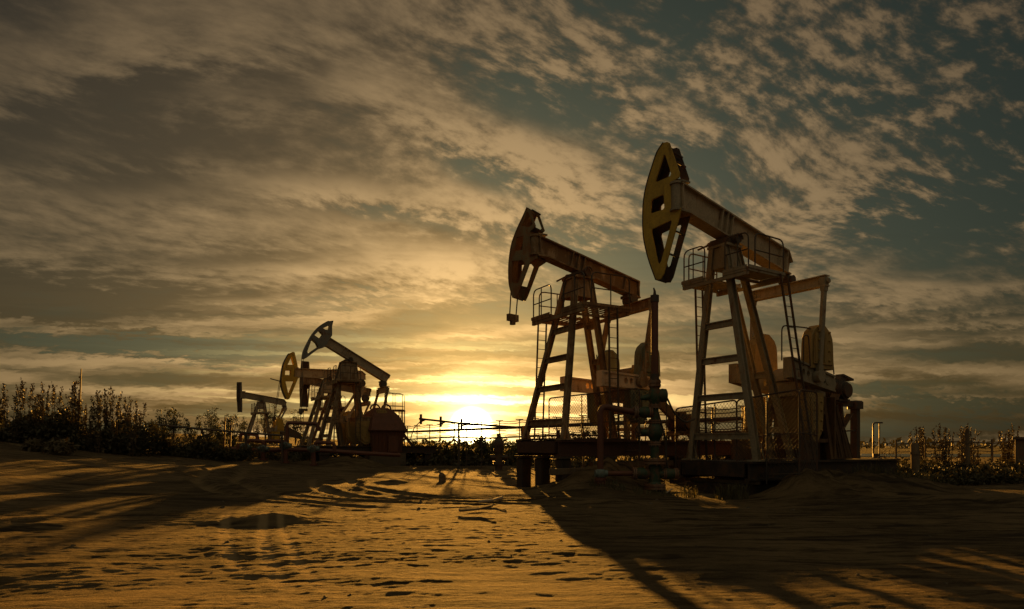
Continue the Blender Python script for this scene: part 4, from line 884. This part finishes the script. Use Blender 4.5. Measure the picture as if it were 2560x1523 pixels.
a, b = at(192, 1030, 34), at(203, 922, 34); mb = MB(); mb.tube([(0, 0, 0), (.1, 0, 1.2), (b.x-a.x, 0, b.z-gz(a.x, 34))], [.07, .06, .03], 7); o_ = mb.build('dry_stalk', M['straw'], None, True); o_.location = (a.x, 34, gz(a.x, 34)); tag(o_, 'tall pale bare stalk standing above all the weeds at left', 'stalk')
labs = ['low dark bush at the right end of the weed bank', 'broad bush right behind the start of the handrail', 'tall pointed bush left of the middle of the handrail bushes', 'round bush between two taller bushes behind the handrail', 'tallest narrow bush behind the handrail', 'thin bush beside the tallest handrail bush', 'bush just left of the far pumpjack head', 'low bush at the foot of the two rusty rods']
for (px, ty, k), lab in zip([(382, 1045, 'bush0'), (408, 1020, 'bush1'), (430, 1012, 'sap0'), (480, 1032, 'bush2'), (527, 1008, 'sap1'), (552, 1034, 'bush0'), (578, 1035, 'bush1'), (560, 1062, 'bush2')], labs): place(k, px, random.uniform(44, 49), ty, lab, 'bush', 'bushes behind the handrail', 2.2 if k[0] == 'b' else 4.0)
for px, ty, k, Y, lab in ((612, 1038, 'sap0', 78, 'small sapling left of the far pumpjack leg'), (664, 1018, 'sap1', 80, 'leafy sapling seen between the far pumpjack legs'), (682, 1006, 'sap0', 80, 'tallest sapling behind the far pumpjack'), (700, 1030, 'sap1', 77, 'sapling under the far pumpjack tail'), (738, 1020, 'sap0', 76, 'thin sapling beneath the yellow head'), (720, 1046, 'sap1', 74, 'short sapling beside the yellow counterweight of the far pumpjack'), (645, 1050, 'sap0', 74, 'low sapling in front of the far pumpjack leg'), (760, 1055, 'sap1', 70, 'sapling half hidden by the left cluster legs')): place(k, px, Y, ty, lab, 'sapling', 'saplings around the far pumpjack', 4.0)
sh = [(1030, 1096), (1052, 1090), (1078, 1098), (1100, 1090), (1122, 1100), (1140, 1094), (1165, 1098), (1182, 1090), (1204, 1082), (1216, 1078), (1232, 1086), (1262, 1092), (1280, 1090), (1296, 1104), (1015, 1104), (1088, 1104)]
for i, (px, ty) in enumerate(sh): place('shrub%d' % (i % 2), px, random.uniform(47, 54), ty, 'low leafy shrub in the row below the setting sun', 'shrub', 'shrubs below the sun', 1.5)
for i, (px, ty, Y) in enumerate([(1360, 1072, 46), (1400, 1078, 46), (1450, 1070, 45), (1478, 1058, 44), (1530, 1068, 45), (1590, 1072, 42), (1680, 1075, 40), (1720, 1072, 40), (1790, 1082, 38), (1880, 1080, 36), (1915, 1078, 36), (1960, 1090, 36)]): place('shrub%d' % (i % 2), px, Y, ty, 'shrub seen through the chain-link and legs of the two big pumpjacks', 'shrub', 'shrubs behind the big pumpjacks', 1.5)
rw = [(2291, 1070, 'seed0'), (2299, 1068, 'seed1'), (2308, 1066, 'seed2'), (2339, 1078, 'thin0'), (2349, 1062, 'seed0'), (2363, 1070, 'seed1'), (2373, 1074, 'seed2'), (2398, 1084, 'thin1'), (2412, 1062, 'seed0'), (2418, 1066, 'seed1'), (2426, 1070, 'seed2'), (2434, 1076, 'thin0'), (2446, 1082, 'thin1'), (2510, 1080, 'seed0'), (2521, 1074, 'seed1'), (2531, 1060, 'seed2'), (2212, 1100, 'thin0'), (2225, 1102, 'thin1'), (2250, 1110, 'thin0'), (2150, 1115, 'thin1')]
for px, ty, k in rw: place(k, px, random.uniform(30, 33), ty+4, 'tall dry weed with seed heads standing in the dark scrub strip at right' if k[0] == 's' else 'thin branching weed standing in the dark scrub strip at right', 'weed', 'tall weeds at right' if k[0] == 's' else 'thin weeds at right', 2.6 if k[0] == 's' else 2.4)
# scrub masses, grass (nobody could count these)
def scrub(name, boxes, label, m, size, kind='stuff', cat=None):
    mb = MB()
    for (x0, x1, y0, y1, hmax, n) in boxes:
        for _ in range(n):
            X, Y = random.uniform(x0, x1), random.uniform(y0, y1); hm = hmax*(.55+.45*math.sin(X*2.1+Y)*math.sin(X*.7+1.3)); z = gz_f(X, Y)+random.random()**.8*hm
            leaf_cloud(mb, [(X, Y, z)], size, .2)
    o_ = mb.build(name, m); return tag(o_, label, cat, kind=kind)
def gz_f(x, y): return .11*max(0, math.sqrt((-x-11)**2+4)*.5+(-x-11)*.5)*(1 if x > -30 else max(0, (80+x)/50))
scrub('scrub', [(-29, -18.6, 33, 37, 2.1, 21000), (-19.2, -15.4, 36, 40, 1.4, 5500), (-21.5, -14, 42, 48, 1.0, 5000)], 'dense dark scrub covering the left bank', M['scrub'], .21)
scrub('scrub', [(15.5, 30, 27.5, 32, .85, 19000), (14.5, 20, 25, 28, .5, 5000), (11.5, 15.5, 23.0, 27, .45, 3500)], 'dark scrub strip along the edge of the sand at right', M['scrub'], .17)
scrub('scrub', [(-9, 1.5, 46, 56, .9, 5000), (-18, -9, 52, 60, 1.2, 2500), (2, 14, 34, 42, .8, 3500)], 'low scrub behind the pumpjacks below the sun', M['scrub'], .32)
def blades(name, spots, label, m):
    mb = MB()
    for (x0, x1, y0, y1, h, n) in spots:
        for _ in range(n):
            X, Y = random.uniform(x0, x1), random.uniform(y0, y1); hh = h*random.uniform(.4, 1); a = random.uniform(0, 6.28); d = Vector((math.cos(a), math.sin(a), 0)); s_ = d.cross(Z)*.012; p = Vector((X, Y, gz(X, Y)-.02)); q_ = p+Z*hh*.6+d*hh*.12; r_ = p+Z*hh*.9+d*hh*.42
            mb.add([p-s_, p+s_, q_+s_*.8, q_-s_*.8, r_], [(0, 1, 2, 3), (3, 2, 4)])
    o_ = mb.build(name, m); return tag(o_, label, None, kind='stuff')
blades('grass', [(4.7, 5.2, 18.2, 18.9, .5, 60), (5.5, 6.3, 17.6, 18.3, .6, 160), (2.2, 3.2, 18.6, 19.4, .25, 120), (3.4, 4.6, 18.3, 19.2, .22, 120), (10.4, 13.5, 20.5, 23, .6, 500), (15.5, 17.5, 25.5, 27, .55, 300)], 'sparse grass tufts at the foot of the big pumpjacks', M['grass'])
mb = MB()
for k in range(5200):
    t = random.uniform(-1.15, 1.15); Y = random.uniform(330, 430); X = math.tan(t)*Y*.9; leaf_cloud(mb, [(X, Y, random.random()**1.2*(1.6+2.0*abs(math.sin(X*.013)+.5*math.sin(X*.041))))], 3.2, 0)
o_ = mb.build('far_woods', M['scrub']); tag(o_, 'thin dark line of far woods on the horizon', None, kind='stuff')
# clumps on the left, right-hand clutter
def clump(px, py, Y, r, label):
    X = (px-CX)/FPX*Y; z = gz(X, Y); mb = MB()
    for _ in range(420):
        v = Vector((random.gauss(0, 1), random.gauss(0, 1), abs(random.gauss(0, 1)))).normalized()*r*random.uniform(.5, 1); v.z *= .95; leaf_cloud(mb, [v], .22, .8)
    core = bmesh.new(); bmesh.ops.create_icosphere(core, subdivisions=2, radius=r*.72); mb.add([v.co*random.uniform(.85, 1.1) for v in core.verts], [[v.index for v in f.verts] for f in core.faces]); core.free()
    o_ = mb.build('grass_clump', M['weed']); o_.location = (X, Y, z+r*.35); return tag(o_, label, 'grass clump')
clump(152, 1110, 29, .55, 'round shaggy grass clump on the sand below the left weeds'); clump(88, 1108, 29.5, .42, 'smaller grass clump left of the round shaggy one'); clump(118, 1104, 30, .40, 'low grass clump between two larger clumps on the left bank')
def post(px, py0, py1, Y, r, label, m='wood', name='timber_post'):
    X = (px-CX)/FPX*Y; z = gz(X, Y); top = HC-(py0-YH)/FPX*Y-z; mb = MB(); mb.tube([(0, 0, -.1), (.02, 0, top*.5), (0, .02, top*.95), (.01, .01, top)], [r, r*.96, r*.92, r*.75], 10); mb.cyl((0, 0, top*.7), (0, 0, top*.76), r*1.08, 10); o_ = mb.build(name, M[m], None, True); o_.location = (X, Y, z); return tag(o_, label, 'post')
post(2287, 1108, 1195, 27.5, .17, 'thick dark stump post standing at the sand edge at right'); post(2418, 1072, 1185, 29, .10, 'tall dark post among the weeds at far right'); post(1105, 1186, 1208, 25, .14, 'short stump post on the sand below the sun')
o_ = squat(2190, 1178, 27.5, 1.1, 'dark valve stand with a small handwheel right of the nearest pumpjack', 'valve_stand', 'valve')
p = at(2183, 1150, 30); z_ = gz(p.x, 30); top = HC+58/FPX*30-z_; mb = MB(); mb.tube(rounded([(0, 0, 0), (0, 0, top), (.42, 0, top)], .12), .035, 7); mb.tube([(.28, 0, 0), (.28, 0, top)], .03, 7); o_ = mb.build('bent_pipe', M['dark'], None, True); o_.location = (p.x, 30, z_); tag(o_, 'thin bent pipe like a crook beside the valve stand at right', 'pipe')
wp = [at(x_, y_, 31) for x_, y_ in ((2240, 1110), (2313, 1108), (2405, 1104), (2480, 1109), (2545, 1101))]; o_ = empty('wire_fence', (wp[0].x, 31, 0)); tag(o_, 'slack rail fence on thin posts behind the right-hand weeds', 'fence'); w0_ = Vector((wp[0].x, 31, 0))
mb = MB(); mb.tube([v-w0_ for v in wp], .03, 6); mb.tube([v-w0_-Vector((0, 0, .38)) for v in wp], .018, 6); mb.build('rail', M['dark'], o_)
for v in wp: mb = MB(); mb.bar(Vector((v.x, 31, gz(v.x, 31)-.1))-w0_, v-w0_+Vector((0, 0, .2)), .07, .07); mb.build('post', M['wood'], o_)
p = at(2575, 1175, 30); sh_ = empty('shed', (23.95, 30.27, gz(23.9, 30)-.05), -.64); tag(sh_, 'brown shed corner at the right edge behind the weeds', 'shed')
mb = MB(); mb.box(-.9, 2.2, -1.0, 1.4, 0, 1.75); mb.build('wall', M['brown'], sh_); mb = MB(); mb.box(-1.0, 2.3, -1.1, 1.5, 1.755, 1.86); mb.build('roof', M['dark'], sh_)
def plank(px, py, Y, ln, rz, w, t, label, m='pale', name='plank'):
    X = (px-CX)/FPX*Y; z = gz(X, Y); mb = MB(); mb.bar((-ln/2, 0, 0), (ln*.1, .03, .03), w, t); mb.bar((ln*.1, .03, .03), (ln/2, .0, .10), w*.9, t*.9); o_ = mb.build(name, M[m], bevel=.01); o_.location = (X, Y, z+t*.6+.03); o_.rotation_euler = (.1, 0, rz); return tag(o_, label, 'plank')
plank(1227, 1268, 15.2, .55, .1, .12, .05, 'short weathered plank lying on the sand below the sun'); plank(2440, 1186, 30.5, .9, -.3, .14, .09, 'pale driftwood piece at the edge of the right scrub'); plank(1673, 1214, 19.0, .3, .8, .05, .04, 'small pale stick beside the green wellhead base'); plank(1190, 1292, 13.6, .7, .05, .2, .04, 'flat board half sunk in the sand in the foreground', 'wood')
# stones scattered over the sand
bmk = bmesh.new(); bmesh.ops.create_icosphere(bmk, subdivisions=2, radius=.5)
for v in bmk.verts: v.co *= 1+.35*random.uniform(-1, 1)
ms = bpy.data.meshes.new('stone'); bmk.to_mesh(ms); bmk.free(); ms.materials.append(M['concrete']); k = 0
while k < 60:
    X, Y = random.uniform(-7, 9), random.uniform(6, 20)
    if abs(X) > .75*Y: continue
    s_ = .02+.06*random.random()**2.5; o_ = bpy.data.objects.new('stone', ms); COL.objects.link(o_); o_.location = (X, Y, gz(X, Y)+s_*.02); o_.scale = (s_*1.5, s_, s_*.8); o_.rotation_euler = (0, 0, random.uniform(0, 6)); tag(o_, 'small dull stone lying loose on the rutted sand', 'stone', 'stones on the sand'); k += 1
# ------------------------------------------------------------------ sky and light
SUNX, SUNY = 1178.0, 1072.0
sd_ = Vector(((SUNX-CX)/FPX, 1, (YH-SUNY)/FPX)).normalized()
sun_az = math.atan2(sd_.x, sd_.y); EL = R(6.6)
world = bpy.data.worlds.new('World'); scene.world = world; world.use_nodes = True; nt = world.node_tree; nt.nodes.clear()
tc = nt.nodes.new('ShaderNodeTexCoord'); D = S(nt, tc.outputs['Generated']); dx, dy, dz = sep(nt, D)
zc = dz.mx(0.0)
def dot(v): return dx*v[0]+dy*v[1]+dz*v[2]
cs = dot(sd_).mn(1.0)
ang = ((1.0-cs).mx(0.0)*2.0).sqrt()          # ~angle from the sun in radians
# sun-centred elliptical distance (glow is wider along the horizon)
du = (dx*math.cos(sun_az)-dy*math.sin(sun_az)); dv = dz-sd_.z
fwd = (dx*math.sin(sun_az)+dy*math.cos(sun_az)).ss(-.2, .3)
ell = (du*du*.80+dv*dv*1.0).sqrt()+(1.0-fwd)*1.2
den = 1.0/(zc+.28)
pxc, pyc = dx*den, dy*den
P0 = comb(nt, pxc, pyc, 0.0)
warp = noise(nt, P0, .9, 2, .5); warp2 = noise(nt, comb(nt, pxc, pyc, 7.3), .9, 2, .5)
wxp, wyp = pxc+(warp-.5)*.40, pyc+(warp2-.5)*.40
large = noise(nt, comb(nt, wxp, wyp, 1.7), 1.6, 3, .5)
rx_, ry_ = wxp*.85+wyp*.52, wyp*.85-wxp*.52
midn = noise(nt, comb(nt, rx_, ry_*1.5, 3.1), 4.2, 4, .55)
puff = noise(nt, comb(nt, rx_, ry_*1.8, 5.0), 15.0, 5, .62)
# direction-space patches (where the cloud deck is thick, thin, open or in shade)
uu_, vv_ = dx/dy.mx(.12), zc/dy.mx(.12)
ub, vb = uu_+(warp-.5)*.22+(midn-.5)*.12, vv_+(warp2-.5)*.16+(puff-.5)*.09
front = dy.ss(.05, .25)
streak = noise(nt, comb(nt, uu_*1.4+(warp-.5)*.3, vv_*13.0-uu_*.5+(warp2-.5)*.6+(puff-.5)*.25, 4.0), 2.4, 4, .55)
uvv = comb(nt, ub, vb, 0.0)
def total(lst):
    """weighted sum of soft elliptical patches fixed in the sky"""
    t = None
    for w_, px, py, rx, ry, rot in lst:
        m_ = nt.nodes.new('ShaderNodeMapping'); m_.vector_type = 'TEXTURE'; nt.links.new(uvv.v, m_.inputs['Vector'])
        m_.inputs['Location'].default_value = ((px-CX)/FPX, (YH-py)/FPX, 0); m_.inputs['Rotation'].default_value = (0, 0, rot); m_.inputs['Scale'].default_value = (rx/FPX, ry/FPX, 1)
        d_ = nt.nodes.new('ShaderNodeVectorMath'); d_.operation = 'DOT_PRODUCT'; nt.links.new(m_.outputs[0], d_.inputs[0]); nt.links.new(m_.outputs[0], d_.inputs[1])
        e_ = nt.nodes.new('ShaderNodeMath'); e_.operation = 'POWER'; e_.inputs[0].default_value = math.exp(-1); nt.links.new(d_.outputs['Value'], e_.inputs[1])
        f_ = nt.nodes.new('ShaderNodeMath'); f_.operation = 'MULTIPLY_ADD'; nt.links.new(e_.outputs[0], f_.inputs[0]); f_.inputs[1].default_value = w_
        if t is None: f_.inputs[2].default_value = 0
        else: nt.links.new(t, f_.inputs[2])
        t = f_.outputs[0]
    return S(nt, t)*front
open_ = total([(.9, 1330, 245, 210, 80, -.25), (.9, 1200, 415, 130, 38, -.45), (.8, 1500, 655, 150, 40, -.05), (.6, 1730, 440, 170, 90, .5), (.9, 860, 765, 230, 24, 0), (1.0, 2300, 560, 280, 100, .25),
    (.6, 1690, 130, 90, 190, .25), (.4, 2500, 380, 130, 160, 0), (1.3, 330, 862, 380, 22, .05), (1.0, 2350, 985, 350, 22, .0), (.7, 900, 540, 200, 26, -.1), (.5, 2150, 300, 250, 60, -.3)])
thick = total([(.25, 2050, 150, 420, 110, -.3), (.25, 2320, 260, 180, 110, 0), (.5, 1480, 110, 160, 130, .3), (.7, 1010, 660, 330, 70, 0), (.7, 1090, 285, 280, 55, -.3), (.9, 1390, 385, 150, 55, -.55), (.7, 850, 480, 330, 40, -.12), (.8, 1270, 500, 170, 90, 0), (.9, 1130, 700, 110, 55, .1), (1.0, 2070, 515, 110, 60, .6), (.5, 1480, 430, 260, 90, -.2), (.9, 2200, 690, 360, 70, -.15), (.6, 1530, 520, 170, 70, .3), (.5, 300, 110, 420, 100, .1), (.6, 1700, 300, 120, 60, -.5), (.5, 1950, 240, 260, 90, -.4), (.5, 2050, 400, 260, 60, -.25)])
shade = total([(.9, 420, 350, 330, 90, .1), (1.5, 130, 745, 420, 45, 0), (.7, 560, 185, 300, 45, .1), (.9, 0, 330, 330, 60, .2), (.8, 60, 60, 130, 130, 0), (.6, 330, 210, 160, 30, .3), (.8, 450, 450, 300, 40, .05), (1.5, 130, 815, 420, 20, -.08), (.35, 600, 650, 330, 26, 0), (.7, 480, 990, 170, 24, .1), (1.0, 2350, 1040, 380, 24, .05), (.6, 1700, 880, 250, 20, 0), (.5, 1150, 600, 260, 34, .05), (.8, 2330, 780, 330, 34, -.1), (.6, 820, 860, 160, 24, .1), (.9, 2350, 900, 330, 26, .05), (.5, 560, 900, 300, 18, 0)])
leftdeck = (uu_*-1.0).ss(-.10, .30)*vv_.ss(.10, .28)*front
low = (vv_*-1.0).ss(-.36, -.12)*front         # hazy banded part near the horizon
high = 1.0-low
corner = (uu_*.8+vv_*.9).ss(.45, 1.05)*front
pf = (puff-.5)*high; stk = (streak-.5)*low
smooth = 1.0-leftdeck*.66
dens = .50+((large-.5)*.55+(midn-.5)*.55)*(high*.75+.25)+pf*smooth*(1.05+corner*.6)+stk*1.1+leftdeck*.26+thick*.24-open_*.33+low*.10
cover = dens.ss(.31, .74)
tex = ((dens-.50)*.95+pf*smooth*2.0+stk*2.8+(midn-.5)*high*(1.0-leftdeck*.5)*.7+thick*.26-shade*.42-leftdeck*.22+.36).ss(-.05, 1.15)
# colours against distance from the sun
near = (ell*-9.0).exp(); midd = (ell*-4.1).exp(); wide = (ell*-2.1).exp(); wide3 = (ell*-3.2).exp()
lit = addc(nt, addc(nt, scalec(nt, (1.0, .56, .11), near*.95), scalec(nt, (.95, .61, .26), midd*.98)), scalec(nt, (.40, .27, .140), wide*.86))
dk = addc(nt, addc(nt, scalec(nt, (.70, .37, .07), near*.45), scalec(nt, (.33, .20, .06), midd*.36)), scalec(nt, (.095, .070, .036), wide*.60))
sky = nt.nodes.new('ShaderNodeTexSky'); sky.sky_type = 'NISHITA'; sky.sun_disc = False; sky.sun_elevation = EL; sky.sun_rotation = sun_az; sky.altitude = 100; sky.air_density = 1.4; sky.dust_density = 3.0
nish = S(nt, sky.outputs[0])
gap = addc(nt, addc(nt, scalec(nt, (.60, .40, .10), near*.7), scalec(nt, (.16, .185, .10), midd*.66)), scalec(nt, (.015, .062, .055), wide3*1.2))
cloud = mixc(nt, tex, dk, lit)
col = mixc(nt, cover, gap, cloud)
# bright bars of cloud edge low over the sun
bars = noise(nt, comb(nt, uu_*1.3+(warp-.5)*.3, vv_*40.0+(warp2-.5)*1.0+(puff-.5)*.5+uu_*.6, 2.0), 1.7, 4, .55)
barm = bars.ss(.50, .62)*(((du*du*15.0+(dv-.04)*(dv-.04)*230.0)*-1.3).exp())*fwd
col = addc(nt, col, scalec(nt, (1.0, .74, .26), barm*2.4))
dkb = bars.ss(.50, .38)*(((du*du*2.6+(dv-.05)*(dv-.05)*50.0)*-1.0).exp())*fwd
col = scalec(nt, col, 1.0-dkb*.5)
# the sun and its aureole
core = ang.ss(.036, .019)+(ang*-40.0).exp()*.55; aur = (ang*-16.0).exp()
col = addc(nt, col, scalec(nt, (1.0, .86, .44), core*9.0*fwd)); col = addc(nt, col, scalec(nt, (1.0, .50, .03), (ang*-34.0).exp()*1.5*fwd)); col = addc(nt, col, scalec(nt, (1.0, .56, .08), aur*.65*fwd))
col = scalec(nt, col, 1.0-ell.ss(.50, 1.05)*.55)
# dusk fill behind the viewer, brightened overhead to light the ground
col = mixc(nt, fwd, mixc(nt, dz.ss(.2, .8), (.062, .050, .032), (.26, .21, .125)), col)
bg1 = nt.nodes.new('ShaderNodeBackground'); nt.links.new(nish.v, bg1.inputs[0]); bg1.inputs[1].default_value = .05
bg2 = nt.nodes.new('ShaderNodeBackground'); nt.links.new(col.v, bg2.inputs[0]); bg2.inputs[1].default_value = .5
mx_ = nt.nodes.new('ShaderNodeMixShader'); mx_.inputs[0].default_value = .93; nt.links.new(bg1.outputs[0], mx_.inputs[1]); nt.links.new(bg2.outputs[0], mx_.inputs[2])
wo = nt.nodes.new('ShaderNodeOutputWorld'); nt.links.new(mx_.outputs[0], wo.inputs[0])
world.cycles.sampling_method = 'MANUAL'; world.cycles.sample_map_resolution = 512
sl = bpy.data.lights.new('sun', 'SUN'); sl.energy = 5.0; sl.angle = R(.5); sl.color = (1.0, .44, .065); so = bpy.data.objects.new('sun', sl); COL.objects.link(so)
dirv = Vector((math.sin(sun_az)*math.cos(EL), math.cos(sun_az)*math.cos(EL), math.sin(EL))); so.rotation_euler = dirv.to_track_quat('Z', 'Y').to_euler(); so.location = (0, 60, 30)
vs_ = scene.view_settings; vs_.view_transform = 'Standard'; vs_.look = 'None'; vs_.exposure = 1.0; vs_.gamma = 1.0; vs_.use_curve_mapping = False
scene.cycles.max_bounces = 5; scene.cycles.sample_clamp_indirect = .6
